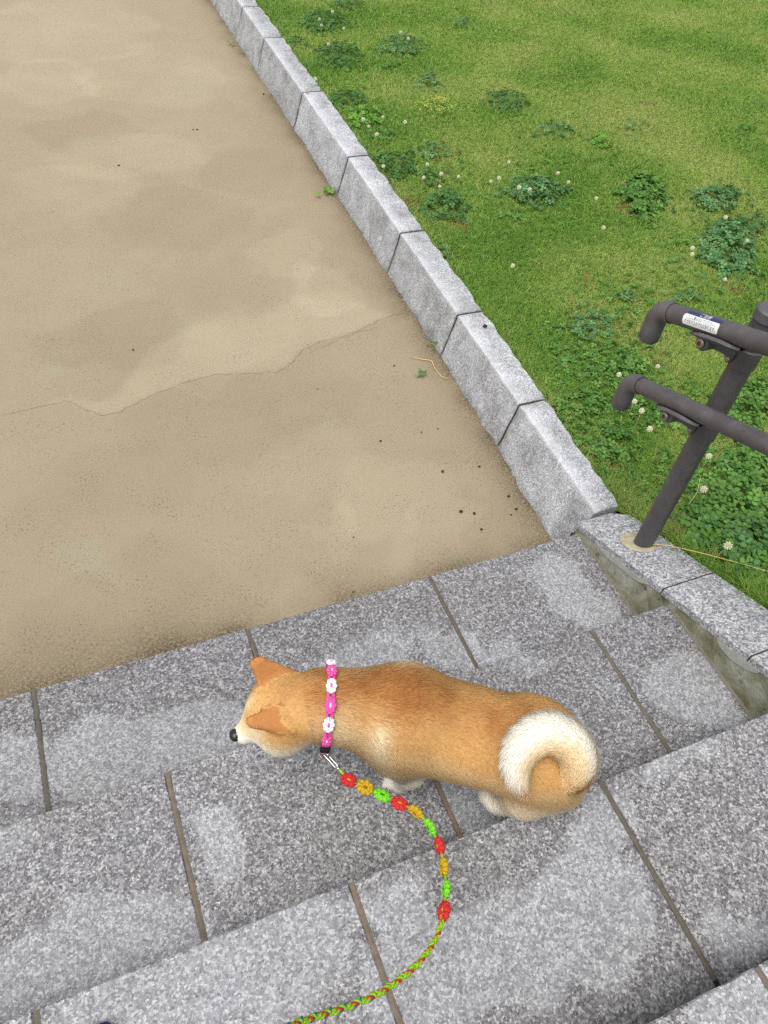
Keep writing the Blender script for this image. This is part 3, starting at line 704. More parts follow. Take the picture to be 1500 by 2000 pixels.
TAN, DRK, CRM, WHT, ORG = [np.array(lin(*c)[:3]) for c in ((208, 162, 102), (160, 106, 60), (230, 208, 166), (238, 232, 218), (188, 130, 78))]
def mixc(a, b, t): return a+(b-a)*np.clip(t, 0, 1)[:, None]
def tail_param(P):
    best = np.full(len(P), 9.); tp = np.zeros(len(P)); tg = np.zeros((len(P), 3)); ce = np.zeros((len(P), 3))
    for i in range(len(TAIL)-1):
        ab = TAIL[i+1]-TAIL[i]; t = np.clip(((P-TAIL[i])@ab)/(ab@ab), 0, 1); c = TAIL[i]+t[:, None]*ab; d = np.linalg.norm(P-c, axis=1)
        m = d < best; best[m] = d[m]; tp[m] = (i+t[m])/(len(TAIL)-1); tg[m] = ab/np.linalg.norm(ab); ce[m] = c[m]
    return tp, tg, ce
TC = np.array([-.140, .052, .385])            # middle of the tail's curl
def coat(P, N, d):
    a, b, c = P.T; n1 = (noise(a, b, c, 17, 1, 4)-.5)*.85; n2 = noise(a, b, c, 70, 2, 2)-.5
    col = np.tile(TAN, (len(P), 1))
    mid = np.interp(a, [-.2, -.1, .05, .15, .25, .34, .42], [-.025, -.025, -.01, .0, .02, .055, .09])
    off = np.abs(b-mid)
    dark = np.exp(-((off-.006)/.050)**2)*sstep(-.20, -.02, a)*(.62+1.5*n1+.6*n2)*sstep(.2, .6, N[:, 2])
    dark = dark + .55*np.exp(-((a-.200-.05*n1)/.052)**2-((b-.012)/.070)**2)*(1+1.4*n1+.8*n2)
    dark = dark + .22*np.exp(-((a-.375)/.03)**2)*(1+n1)*sstep(.31, .35, c)
    col = mixc(col, DRK, dark*1.15)
    # pale bands on the shoulders
    sh = np.exp(-((a-.200-.25*(c-.28)-.05*n1)/.028)**2)*sstep(.052, .082, off)*sstep(.16, .20, c)
    col = mixc(col, CRM, sh*1.1*(1+n1))
    col = mixc(col, CRM, np.exp(-((a-.212)/.038)**2-((b+.098)/.034)**2)*1.1*(1+n1))
    col = mixc(col, CRM, .40*sstep(.25, .30, a)*sstep(.39, .33, a)*sstep(.02, .07, off)*(1+1.5*n1))
    sh2 = np.exp(-((a-.29)/.03)**2)*sstep(.05, .08, off)*(c < .36); col = mixc(col, CRM, sh2*.45)
    low = sstep(.10, -.42, N[:, 2]+.5*n1); col = mixc(col, CRM, low*.75)
    rear = sstep(.35, .9, -N[:, 0])*sstep(.32, .24, c); col = mixc(col, CRM, rear*.8)
    rim = sstep(.275, .20, c+.03*n1)*sstep(.25, .65, N[:, 1]-.6*N[:, 0]*(N[:, 0] < 0))*(a < .0); col = mixc(col, CRM*.5+WHT*.5, rim)
    fl = sstep(.62, .25, N[:, 2]+.3*n1); col = mixc(col, CRM, fl*.34)
    col = mixc(col, WHT, sstep(.22, .15, c+.05*n1)*.9); col = mixc(col, WHT, sstep(-.35, -.8, N[:, 2]))
    # inner rim of thighs
    leg = d['leg'] < np.minimum(d['torso'], d['tail'])-.004
    col = np.where((leg & (c < .14))[:, None], mixc(mixc(np.tile(TAN, (len(P), 1)), CRM, np.full(len(P), .5)), WHT, sstep(.17, .11, c+.04*n1)), col)
    ear_ = d['ear'] < np.minimum(d['head']-.001, .003)
    hd = (d['head'] < np.minimum(d['neck'], d['torso'])) | ear_
    hw = np.where(ear_, 1.0, sstep(-.022, .022, np.minimum(d['neck'], d['torso'])-d['head']))
    q = P-HC; u = q@hf; w = q@hl; z = q[:, 2]
    hc = np.tile(TAN, (len(P), 1)); hc = mixc(hc, DRK, .35*np.exp(-(w/.03)**2)*sstep(-.06, .0, -u)*(1+n1))
    hc = mixc(hc, CRM, sstep(.012, -.020, z+.4*n1*.05)*.85+.6*sstep(.05, .075, u)*sstep(.012, .024, np.abs(w)))
    hc = mixc(hc, WHT, sstep(-.010, -.040, z+.25*(u-.06)*(u > .06)+.02*n1))
    hc = mixc(hc, CRM, .85*np.exp(-((u-.062)/.014)**2-((np.abs(w)-.026)/.014)**2-((z-.018)/.02)**2))
    ea = ear_; hc = np.where(ea[:, None], mixc(np.tile(ORG, (len(P), 1)), DRK, .35+.8*n1), hc)
    col = col+(hc-col)*hw[:, None]
    tl = d['tail'] < np.minimum(d['torso'], d['leg'])
    tp, tg, ce = tail_param(P); rad = ce-TC; rad /= np.linalg.norm(rad, axis=1)[:, None]+1e-9
    outw = np.einsum('ij,ij->i', N, rad)
    tc = mixc(np.tile(CRM, (len(P), 1)), WHT, sstep(-.25, .55, outw+.6*n1+.30*np.exp(-((tp-.42)/.25)**2)))
    tc = mixc(tc, TAN, sstep(.20, .06, tp)*.6); tc = mixc(tc, ORG, sstep(.84, 1.0, tp)*.65)
    tc = mixc(tc, TAN, .45*sstep(-.35, -.9, outw))
    col = np.where(tl[:, None], tc, col)
    return np.clip(col*(1+.16*n2)[:, None], 0, 1), tl, hd, ea, leg
d0 = parts(BV); bc, *_ = coat(BV, BN, d0)
dog = tag(empty('dog', tuple(DO)), 'tan and cream curly-tailed dog standing on the granite steps, head turned left', 'dog')
body_o = meshobj('body', L2W(BV), BF, SKINMAT, dog, True, {'col': bc*.95})
# coat of short strands
tri = np.concatenate([BF[:, [0, 1, 2]], BF[:, [0, 2, 3]]])
ar = .5*np.linalg.norm(np.cross(BV[tri[:, 1]]-BV[tri[:, 0]], BV[tri[:, 2]]-BV[tri[:, 0]]), axis=1)
cen = BV[tri].mean(1); wgt = ar*np.where(cen[:, 2] < .10, .35, 1.0)*np.where(BN[tri[:, 0], 2] < -.3, .35, 1.0)
dt = parts(cen); wgt *= np.where(dt['tail'] < dt['torso'], 2.2, 1.0)*np.where(dt['ear'] < .004, 1.6, 1.0)
NS = 200000
ti = rng.choice(len(tri), NS, p=wgt/wgt.sum()); r1 = np.sqrt(rng.random(NS)); r2 = rng.random(NS)
RP = (1-r1)[:, None]*BV[tri[ti, 0]]+(r1*(1-r2))[:, None]*BV[tri[ti, 1]]+(r1*r2)[:, None]*BV[tri[ti, 2]]
RN = (1-r1)[:, None]*BN[tri[ti, 0]]+(r1*(1-r2))[:, None]*BN[tri[ti, 1]]+(r1*r2)[:, None]*BN[tri[ti, 2]]; RN /= np.linalg.norm(RN, axis=1)[:, None]
dd_ = parts(RP); _, tl, hd, ea, leg = coat(RP, RN, dd_)
JP = RP+rng.normal(0, .0055, (NS, 3))*(1-.6*(ea | (((RP-HC)@hf) > .05)))[:, None]; fc, *_ = coat(JP, RN, parts(JP))       # colours feather into each other
flow = np.tile(np.array([-1., 0, -.22]), (NS, 1)); flow[:, 2] -= .6*(1-np.abs(RN[:, 2]))
nk = (dd_['neck'] < dd_['torso']) & ~hd; flow[nk] = -NA+np.array([0, 0, -.25])
flow[hd] = -hf+np.array([0, 0, -.1])
for (b1, b2, tip) in EARS:
    tip = np.array(tip); bm = (np.array(b1)+np.array(b2))/2; m = ea & (np.linalg.norm(RP-(tip+bm)/2, axis=1) < .07); flow[m] = tip-bm
flow[leg & (RP[:, 2] < .15)] = (0, 0, -1)
tp, tg, ce = tail_param(RP); flow[tl] = tg[tl]
flow /= np.linalg.norm(flow, axis=1)[:, None]
clump = np.stack([noise(*RP.T, 60, 80+i, 2)-.5 for i in range(3)], 1)
flow = flow+clump*np.where(tl, .34, .55)[:, None]+rng.normal(0, .13, (NS, 3)); flow -= RN*np.einsum('ij,ij->i', flow, RN)[:, None]*.95; flow /= np.linalg.norm(flow, axis=1)[:, None]
LEN = np.full(NS, .022); LEN[nk] = .025; LEN[hd] = .013; LEN[ea] = .006; LEN[leg & (RP[:, 2] < .15)] = .009; LEN[tl] = np.interp(tp[tl], [0, .2, .5, .9, 1], [.018, .026, .031, .034, .036])
mz = hd & (((RP-HC)@hf) > .07); LEN[mz] = .005
LEN *= rng.uniform(.65, 1.25, NS)
LIFT = np.full(NS, .36); LIFT[tl] = .80; LIFT[hd] = .22; LIFT[ea] = .15; LIFT[nk] = .40; LIFT *= rng.uniform(.6, 1.35, NS)
d1 = flow+RN*LIFT[:, None]; d1 /= np.linalg.norm(d1, axis=1)[:, None]
d2 = flow+RN*(LIFT*.35)[:, None]; d2[:, 2] -= .10; d2 /= np.linalg.norm(d2, axis=1)[:, None]
m0 = RP-RN*.001; m1 = m0+d1*(LEN*.5)[:, None]; m2 = m1+d2*(LEN*.5)[:, None]
side = np.cross(RN, flow); side /= np.linalg.norm(side, axis=1)[:, None]; w = (rng.uniform(.0006, .0011, NS))[:, None]
HV = np.stack([m0-side*w, m0+side*w, m1+side*w*.85, m1-side*w*.85, m2], 1)
i5 = np.arange(NS)*5
HFc = np.concatenate([np.stack([i5, i5+1, i5+2], 1), np.stack([i5, i5+2, i5+3], 1), np.stack([i5+3, i5+2, i5+4], 1)])
g_ = np.einsum('ij,ij->i', np.cross(HV[:, 1]-HV[:, 0], HV[:, 2]-HV[:, 0]), RN) < 0
flip = np.concatenate([g_, g_, g_]); HFc[flip] = HFc[flip][:, ::-1]
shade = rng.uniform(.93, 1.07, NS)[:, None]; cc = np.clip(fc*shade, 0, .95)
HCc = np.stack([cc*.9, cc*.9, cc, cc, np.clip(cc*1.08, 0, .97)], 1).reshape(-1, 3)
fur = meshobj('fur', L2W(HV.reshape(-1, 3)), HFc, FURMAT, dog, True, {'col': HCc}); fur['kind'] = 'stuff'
nrm = np.repeat(RN*.85+.3*d1, 5, axis=0); nrm /= np.linalg.norm(nrm, axis=1)[:, None]
fur.data.normals_split_custom_set_from_vertices((nrm@B3.T).astype(np.float32).tolist())
BLACK = plain('black_nose', lin(34, 30, 30), .35, .5, sc=300, var=.3); EYE = plain('dark_eye', lin(24, 16, 12), .08, .6)
M3 = B3@np.stack([hf, hl, np.array([0, 0, 1.])], 1)
mb = MB(); nz = HC+hf*.1075+np.array([0, 0, -.052]); mb.ball(L2W(nz), (.012, .0145, .0115), 14, 10, M3); mb.ball(L2W(nz+np.array([0, 0, .005])-hf*.006), (.012, .0125, .008), 12, 8, M3); mb.build('nose', BLACK, dog, True)
for s in (1, -1):
    mb = MB(); mb.ball(L2W(HC+hf*.056+hl*.034*s+np.array([0, 0, -.006])), .0085, 12, 8); mb.build('eye', EYE, dog, True)

# ------------------------------------------------------------------ paracord knots, collar, leash
CORD = {n: plain('cord_'+n, lin(*c), .85, .15, sc=420, var=.38) for n, c in dict(pink=(218, 84, 156), white=(236, 228, 226), red=(186, 48, 48), yellow=(180, 148, 34), green=(112, 190, 44), lime=(138, 176, 44), blue=(30, 110, 140), black=(32, 24, 28), ochre=(120, 92, 20), deep=(40, 90, 24)).items()}
def knot(name, c, t, n, L, Wd, mat, inner, parent, th_=.0042):
    t = np.array(t, float); t /= np.linalg.norm(t); n = np.array(n, float); n -= t*(n@t); n /= np.linalg.norm(n); s = np.cross(n, t)
    L *= random.uniform(.92, 1.06); Wd *= random.uniform(.90, 1.08); n = n+s*random.uniform(-.18, .18)+t*random.uniform(-.12, .12); n -= t*(n@t); n /= np.linalg.norm(n); s = np.cross(n, t)
    mb = MB(); A_ = np.linspace(0, 2*math.pi, 49)
    for lay, (kr, kt, up) in enumerate(((1.0, 1.0, 0.0), (.66, .74, .35))):
        P_ = [np.array(c)+t*math.cos(a)*(L*.5-.0066)*kr*(1+.07*math.cos(8*a))+s*math.sin(a)*(Wd*.5-.0056)*kr*(1+.07*math.cos(8*a))+n*th_*up for a in A_]
        mb.tube(P_, [th_*kt*(.66+.50*abs(math.cos(4*a+lay*.8))) for a in A_], 8, False)
    o = mb.build(name, CORD[mat], parent, True)
    mi = MB(); R3 = np.stack([t, s, n], 1)
    mi.ball(np.array(c), (L*.19, Wd*.10, th_*1.25), 8, 6, R3); mi.build('core_cord', CORD[inner], o, True)
    return o
collar = tag(empty('collar', tuple(L2W((.328, .052, .316)))), 'pink and white knotted cord collar round the dog\'s neck', 'collar')
CC = np.array([.328, .052, .310]); n0 = np.array([.93, .30, .06]); n0 /= np.linalg.norm(n0); e2 = np.array([0, 0, 1.])-n0*n0[2]; e2 /= np.linalg.norm(e2); e1 = np.cross(e2, n0)   # e1 towards the dog's left or right
if e1[1] < 0: e1 = -e1
CRr = lambda t: 1.0
def cpt(t, r=0.0): return CC+(.0885+r)*math.cos(t)*e1+(.0900+r)*math.sin(t)*e2
mb = MB(); pts = [L2W(cpt(2*math.pi*i/48, -.001)) for i in range(49)]
for o_ in (-.005, .005): mb.tube([p+B3@n0*o_ for p in pts], .0032, 8, False)
mb.build('collar_band', CORD['pink'], collar, True)
a0 = math.radians(-18); nk_ = 12
for i in range(nk_):
    t = a0+math.radians(32)+i*math.radians(298/nk_)
    p = cpt(t, .003); tg_ = cpt(t+.05)-cpt(t-.05); nn = p-CC
    knot('knot', L2W(p), B3@tg_, B3@nn, 0.041, .025, 'pink' if i % 2 == 0 else 'white', 'white' if i % 2 == 0 else 'pink', collar)
t = a0+.10; p = cpt(t, .003); tg_ = cpt(t+.05)-cpt(t-.05); nn = p-CC
R3 = B3@np.stack([v/np.linalg.norm(v) for v in (tg_, np.cross(nn, tg_), nn)], 1)
mb = MB(); mb.box(-.012, .012, -.0105, .0105, -.005, .006); mb.v = [(mb.v[0]@R3.T)+L2W(p)]; bevel(mb.build('buckle', CORD['black'], collar), .003)
t = a0-.16; p = cpt(t, .004); mb = MB(); mb.ball(L2W(p), (.007, .009, .007), 10, 8); mb.build('cord_end', CORD['pink'], collar, True)
RING = L2W(cpt(a0-.30, .010)); mb = MB(); ringn = B3@np.array([.35, .8, .55]); ringn /= np.linalg.norm(ringn); ra = np.cross(ringn, (0, 0, 1)); ra /= np.linalg.norm(ra); rb_ = np.cross(ringn, ra)
mb.tube([RING+.0135*(math.cos(q)*ra+math.sin(q)*rb_) for q in np.linspace(0, 2*math.pi, 25)], .0018, 8, False); mb.build('ring', STEEL, collar, True)

LP = np.array([[-1.129, -0.618, 0.425], [-1.121, -0.658, 0.41], [-1.1, -0.681, 0.405], [-1.081, -0.699, 0.4], [-1.053, -0.725, 0.395], [-1.024, -0.753, 0.395], [-1.001, -0.78, 0.4], [-0.986, -0.818, 0.405], [-0.986, -0.862, 0.415], [-0.997, -0.906, 0.43], [-1.016, -0.948, 0.45], [-1.041, -0.985, 0.475], [-1.073, -1.019, 0.5], [-1.115, -1.045, 0.53], [-1.161, -1.062, 0.56], [-1.215, -1.074, 0.6], [-1.269, -1.077, 0.64], [-1.318, -1.078, 0.69], [-1.357, -1.081, 0.74], [-1.407, -1.093, 0.82], [-1.451, -1.121, 0.92]])         # leash centreline, world
leash = tag(empty('leash', tuple(LP[0])), 'red yellow and green knotted cord leash clipped to the dog\'s collar', 'leash')
KP = np.array([[-1.108, -0.675, 0.407], [-1.08, -0.7, 0.402], [-1.052, -0.726, 0.397], [-1.024, -0.754, 0.396], [-1.0, -0.783, 0.401], [-0.986, -0.822, 0.407], [-0.986, -0.865, 0.417], [-0.998, -0.907, 0.431], [-1.016, -0.949, 0.451], [-1.041, -0.985, 0.476]]); KC = ['red', 'yellow', 'green', 'red', 'yellow', 'green', 'red', 'yellow', 'green', 'red']
camdir = np.array([-1.390358, -1.223385, 1.996114])
curve = catmull(LP)
mb = MB(); c0, c1 = RING, KP[0]+(RING-KP[0])*.42
for o_ in (-.0032, .0032):
    sd_ = np.cross(c1-c0, (0, 0, 1)); sd_ /= np.linalg.norm(sd_); mb.tube([c0, c0+(c1-c0)*.1+sd_*o_, c0+(c1-c0)*.85+sd_*o_, c1], .0016, 8)
mb.ball(c1, .0042, 8, 6); mb.build('clip', SILVER, leash, True)
mb = MB(); mb.tube([c1, c1*.6+KP[0]*.4, KP[0]], .0030, 8); mb.build('clip_cord', CORD['lime'], leash, True)
seg = curve[np.argmin(np.linalg.norm(curve-KP[0], axis=1)):np.argmin(np.linalg.norm(curve-KP[-1], axis=1))+1]
mb = MB(); mb.tube(seg, .0026, 8); mb.build('core_cord', CORD['lime'], leash, True)
for i, c in enumerate(KP):
    tng = KP[min(i+1, len(KP)-1)]-KP[max(i-1, 0)]
    v = camdir-c; v /= np.linalg.norm(v); sidev = np.cross(tng, v); sidev /= np.linalg.norm(sidev)
    nn = np.array([0, 0, 1.]) if i < 4 else (sidev*1.0+np.array([0, 0, .55 if i < 9 else 1.2]))     # the strap turns on edge after the fourth knot
    knot('knot', c, tng, nn, .038 if i != 9 else .045, .028, KC[i], {'red': 'yellow', 'yellow': 'ochre', 'green': 'deep'}[KC[i]], leash, .0058)
br = curve[np.argmin(np.linalg.norm(curve-KP[-1], axis=1))+2:]
dl_ = np.r_[0, np.cumsum(np.linalg.norm(np.diff(br, axis=0), axis=1))]; s_ = np.arange(0, dl_[-1], .004)
bp = np.stack([np.interp(s_, dl_, br[:, i]) for i in range(3)], 1)
cord = meshobj('braided_cord', np.concatenate(MB().tube(bp, .0029, 8).v), MB().tube(bp, .0029, 8).f, CORD['lime'], leash, True)
T = np.gradient(bp, axis=0); T /= np.linalg.norm(T, axis=1)[:, None]; U = np.cross(T, (0, 0, 1.)); U /= np.linalg.norm(U, axis=1)[:, None]; Wv = np.cross(T, U)
for q, (cn, hand, ph) in enumerate([('lime', 1, 0), ('red', 1, 2.09), ('lime', 1, 4.19), ('lime', -1, 1), ('lime', -1, 3.1), ('blue', -1, 5.2)]):
    ang = hand*s_*2*math.pi/.034+ph; rr = .0031+.0013*np.cos(s_*2*math.pi/.017+ph*hand)
    P = bp+rr[:, None]*(np.cos(ang)[:, None]*U+np.sin(ang)[:, None]*Wv)
    if cn == 'blue': P = P[s_ > .24]
    mb = MB(); mb.tube(P, .0024, 7); mb.build('strand', CORD[cn], cord, True)

# ------------------------------------------------------------------ clover
GREENS = dict(dark=((60, 102, 46), (90, 130, 64)), blue=((68, 110, 62), (104, 144, 88)), mid=((66, 110, 44), (104, 144, 64)), bright=((84, 134, 42), (118, 162, 62)), yellow=((150, 150, 60), (176, 170, 70)))
def leaflet_tpl():
    # obovate, notched leaflet from the stalk end, folded a little along its rib
    o = [(0, .0), (.34, .36), (.47, .70), (.36, .96), (.10, 1.0), (0, .92)]
    V = [(0, 0, 0), (.34, .36, .10), (.47, .70, .12), (.36, .96, .08), (.08, 1.0, 0), (0, .93, -.02), (-.08, 1.0, 0), (-.36, .96, .08), (-.47, .70, .12), (-.34, .36, .10), (0, .5, -.04)]
    F = [(0, 1, 10), (1, 2, 10), (2, 3, 10), (3, 4, 10), (4, 5, 10), (5, 6, 10), (6, 7, 10), (7, 8, 10), (8, 9, 10), (9, 0, 10)]
    return np.array(V, float), np.array(F)
LV, LF = leaflet_tpl()
TV = np.concatenate([LV@np.array([[math.cos(a), math.sin(a), 0], [-math.sin(a), math.cos(a), 0], [0, 0, 1]]).T.T for a in (0, 2.094, 4.189)]); TV[:, 2] += .12*np.hypot(TV[:, 0], TV[:, 1])
TF = np.concatenate([LF+11*i for i in range(3)])
TM = np.tile(np.array([.85, 1.0, 1.0, 1.0, .98, .95, .98, 1, 1, 1, 1.22]), 3)      # paler mark along the rib
def rot_to(nrm, spin):
    z = nrm/np.linalg.norm(nrm); x_ = np.cross((0.3, 1, 0.1), z); x_ /= np.linalg.norm(x_); y_ = np.cross(z, x_)
    c, s = math.cos(spin), math.sin(spin); return np.stack([x_*c+y_*s, -x_*s+y_*c, z], 1)
def ccol(kind, t):
    a, b = GREENS[kind]; a = np.array(lin(*a)[:3]); b = np.array(lin(*b)[:3]); return a+(b-a)*t
def leaf_places(cx, cy, rx, ry, hgt, n, r0, seed=0):
    a = rng.uniform(0, 2*np.pi, n); q = np.sqrt(rng.random(n)); ph = rng.uniform(0, 9)
    q = q*(.50+1.05*noise(np.cos(a)*1.2+ph, np.sin(a)*1.2, seed, 2.2, 77, 3)); q = np.where(rng.random(n) < .16, q*rng.uniform(1.1, 1.7, n), q)
    X = cx+q*(rx[0]*np.cos(a)+ry[0]*np.sin(a)); Y = cy+q*(rx[1]*np.cos(a)+ry[1]*np.sin(a))
    dome = np.maximum(0, 1-q*q*.9); Z = lawn_z(X, Y)+.016+hgt*dome*rng.uniform(.45, 1.0, n)
    nx_ = rng.normal(0, .30, n)+.35*np.cos(a)*q; ny_ = rng.normal(0, .30, n)+.35*np.sin(a)*q
    ok = X > np.where(Y > .03, back_x(Y)+.004, .208)
    return [((X[i], Y[i], Z[i]), np.array([nx_[i], ny_[i], 1.0]), random.uniform(0, 6.28), r0*random.uniform(.7, 1.2), dome[i]) for i in range(n) if ok[i]]
def clover_mesh(name, places, kind, parent, stems=True):
    n = len(places); V = np.zeros((n, 33, 3)); C = np.zeros((n, 33, 3))
    for i, (p, nr, sp, r_, dm) in enumerate(places):
        V[i] = (TV*r_)@rot_to(nr, sp).T+np.array(p)
        C[i] = ccol(kind, random.random())[None]*TM[:, None]*random.uniform(.8, 1.15)
    F = (TF[None]+(np.arange(n)*33)[:, None, None]).reshape(-1, 3)
    return meshobj(name, V.reshape(-1, 3), F, LEAFMAT, parent, False, {'col': np.clip(C.reshape(-1, 3), 0, 1)})
def flower_parts(root, x, y, h, r):
    z = float(lawn_z(x, y)); lx, ly = random.uniform(-.012, .012), random.uniform(-.012, .012)
    mb = MB(); mb.tube([(x, y, z-.005), (x+lx*.4, y+ly*.4, z+h*.5), (x+lx, y+ly, z+h)], .0011, 5); 
    st = mb.build('flower_stem' if root else 'stem', PETALG, root)
    mb = MB(); c = np.array([x+lx, y+ly, z+h+r*.6]); k = 26
    for i in range(k):
        zz = 1-1.7*(i+.5)/k; rr = math.sqrt(max(0, 1-zz*zz)); a = i*2.39996
        dv = np.array([rr*math.cos(a), rr*math.sin(a), zz]); M_ = rot_to(dv, 0)
        mb.ball(c+dv*r*.72, (r*.20, r*.20, r*.42), 5, 4, M_)
    fl = mb.build('flower_head', PETAL, root)
    mb = MB(); mb.ball(c-np.array([0, 0, r*.15]), (r*.62, r*.62, r*.55), 8, 6); mb.build('flower_base', PETALG, root)
    return fl
PATCHES = [
(0.697, 4.69, (0.161, -0.03), (0.067, 0.194), 'dark', 0.04, 0.014, 1500, 'clover patch with white flowers at the far end of the kerb', [(0.617, 4.569), (0.59, 4.426), (0.758, 4.666), (0.732, 4.35)]),
(0.39, 4.355, (0.082, -0.016), (0.028, 0.088), 'mid', 0.02, 0.013, 1500, 'small flat clover patch touching the kerb below the farthest flowered clover', []),
(0.587, 4.077, (0.146, -0.03), (0.075, 0.209), 'dark', 0.045, 0.014, 1500, 'dark oval clover patch, second clump along the far kerb', [(0.525, 4.11)]),
(1.087, 4.161, (0.15, -0.03), (0.074, 0.175), 'blue', 0.03, 0.013, 1300, 'bluish clover patch with flowers, right of the dark oval clump', [(1.099, 4.107), (1.108, 4.239)]),
(0.858, 3.818, (0.047, -0.01), (0.029, 0.072), 'mid', 0.02, 0.012, 1500, 'tiny clover tuft right of the dark oval clump', []),
(1.022, 3.539, (0.073, -0.016), (0.054, 0.12), 'blue', 0.03, 0.013, 1300, 'small round clover patch just above the yellow-flowered weed', []),
(0.412, 3.423, (0.117, -0.027), (0.039, 0.105), 'dark', 0.035, 0.014, 1500, 'clover patch creeping over the kerb edge at a stone joint', [(0.273, 3.607)]),
(0.424, 3.149, (0.096, -0.023), (0.05, 0.13), 'bright', 0.05, 0.016, 1400, 'bright green leafy clump beside the kerb, ringed by white flowers', [(0.352, 2.99), (0.347, 2.898), (0.362, 2.815)]),
(0.445, 2.917, (0.075, -0.018), (0.032, 0.079), 'mid', 0.02, 0.013, 900, 'thin clover with white flowers just below the bright leafy clump', [(0.477, 3.001), (0.576, 2.916)]),
(1.395, 3.168, (0.121, -0.028), (0.066, 0.125), 'dark', 0.045, 0.014, 1500, 'isolated dark clover patch in the upper middle of the lawn', []),
(1.496, 2.745, (0.113, -0.027), (0.054, 0.093), 'blue', 0.025, 0.013, 1000, 'sparse bluish clover streak in the upper middle of the lawn', []),
(1.72, 2.551, (0.059, -0.015), (0.049, 0.077), 'bright', 0.03, 0.016, 1300, 'small bright yellow-green tuft in the upper right lawn', []),
(2.041, 2.657, (0.072, -0.017), (0.059, 0.087), 'blue', 0.02, 0.012, 600, 'faint thin clover left of centre in the upper right lawn', []),
(0.658, 2.655, (0.103, -0.026), (0.042, 0.092), 'blue', 0.025, 0.013, 1000, 'sparse clover patch below the yellow-flowered weed', []),
(0.359, 2.558, (0.132, -0.034), (0.056, 0.136), 'dark', 0.05, 0.015, 1700, 'dense dark clover mound against the kerb with one white flower', [(0.261, 2.449)]),
(0.521, 2.386, (0.06, -0.016), (0.031, 0.068), 'dark', 0.03, 0.014, 1400, 'small clover patch with white flowers next to the dense dark mound', [(0.416, 2.294), (0.521, 2.289)]),
(0.46, 2.09, (0.117, -0.032), (0.061, 0.133), 'dark', 0.05, 0.016, 1600, 'dark clover mound by the kerb near a brown bare spot', [(0.443, 2.159)]),
(1.008, 2.108, (0.154, -0.041), (0.083, 0.149), 'blue', 0.05, 0.016, 1500, 'wide clover patch with several white flowers in mid lawn', [(0.862, 2.053), (0.905, 2.009), (1.142, 2.15), (0.937, 2.298), (0.812, 2.179), (0.738, 2.142)]),
(1.573, 1.924, (0.119, -0.032), (0.133, 0.194), 'mid', 0.07, 0.021, 1700, 'single round bushy clover plant standing in mid lawn', []),
(1.946, 1.767, (0.121, -0.033), (0.088, 0.113), 'blue', 0.045, 0.017, 1500, 'clover patch right of the round bushy plant', []),
(1.708, 1.345, (0.138, -0.039), (0.167, 0.209), 'blue', 0.05, 0.019, 1400, 'large clover patch with white flowers at the right, above the handrail', [(1.76, 1.483), (1.735, 1.29), (1.406, 1.311)]),
(1.987, 1.491, (0.067, -0.018), (0.05, 0.06), 'blue', 0.03, 0.015, 1200, 'clover strip at the right edge above the large flowered patch', []),
(0.264, 1.679, (0.048, -0.014), (0.026, 0.057), 'blue', 0.03, 0.014, 1400, 'small clover tuft on the kerb edge halfway along', []),
(0.944, 1.138, (0.047, -0.014), (0.023, 0.035), 'blue', 0.02, 0.014, 1200, 'small clover tuft left of the upper rail end', []),
(1.231, 1.036, (0.062, -0.019), (0.028, 0.038), 'blue', 0.025, 0.014, 1200, 'small clover tuft just above the upper rail end', []),
(0.672, 0.971, (0.107, -0.033), (0.061, 0.097), 'blue', 0.025, 0.016, 800, 'thin clover spread in short grass left of the upper elbow', []),
(0.623, 0.712, (0.116, -0.037), (0.076, 0.115), 'mid', 0.035, 0.017, 1100, 'leafy clover patch between the two rail ends', [(0.727, 0.596)]),
(0.346, 0.546, (0.095, -0.031), (0.042, 0.068), 'mid', 0.03, 0.016, 1200, 'clover patch beside the kerb left of the lower elbow', []),
(0.345, 0.307, (0.072, -0.024), (0.059, 0.09), 'mid', 0.035, 0.018, 1200, 'clover patch below the lower elbow near the kerb end', []),
(2.706, 2.439, (0.061, -0.015), (0.05, 0.061), 'mid', 0.02, 0.013, 1200, 'tiny clover tuft near the right edge of the upper lawn', []),
(1.716, 4.482, (0.062, -0.011), (0.042, 0.088), 'blue', 0.02, 0.012, 1000, 'tiny clover tuft near the top middle of the lawn', []),
(1.0, 5.003, (0.132, -0.023), (0.035, 0.095), 'dark', 0.03, 0.013, 1400, 'clover patch at the very top beside the kerb', []),
(1.015, 0.337, (0.083, -0.027), (0.109, 0.132), 'mid', 0.05, 0.02, 1500, 'clover growing seen between the two rails right of the post', [(0.58, 0.089)]),
(0.591, 0.426, (0.08, -0.026), (0.053, 0.076), 'mid', 0.03, 0.017, 900, 'sparse flowering clover directly under the lower rail end', [(0.495, 0.438), (0.483, 0.375), (0.478, 0.305)])]
for (cx, cy, rx, ry, kind, hgt, r0, dens, label, flowers) in PATCHES:
    root = tag(empty('clover_patch', (cx, cy, float(lawn_z(cx, cy)))), label, 'clover', 'clover patches in the lawn')
    n = int(min(1500, max(20, math.pi*abs(rx[0]*ry[1]-rx[1]*ry[0])*dens*1.9)))
    lv = clover_mesh('leaves', leaf_places(cx, cy, rx, ry, hgt, n, r0, int(cx*100)), kind, root); lv['kind'] = 'stuff'
    for (fx_, fy_) in flowers: flower_parts(root, fx_, fy_, random.uniform(.038, .055)+hgt*.6, random.uniform(.0085, .0115))
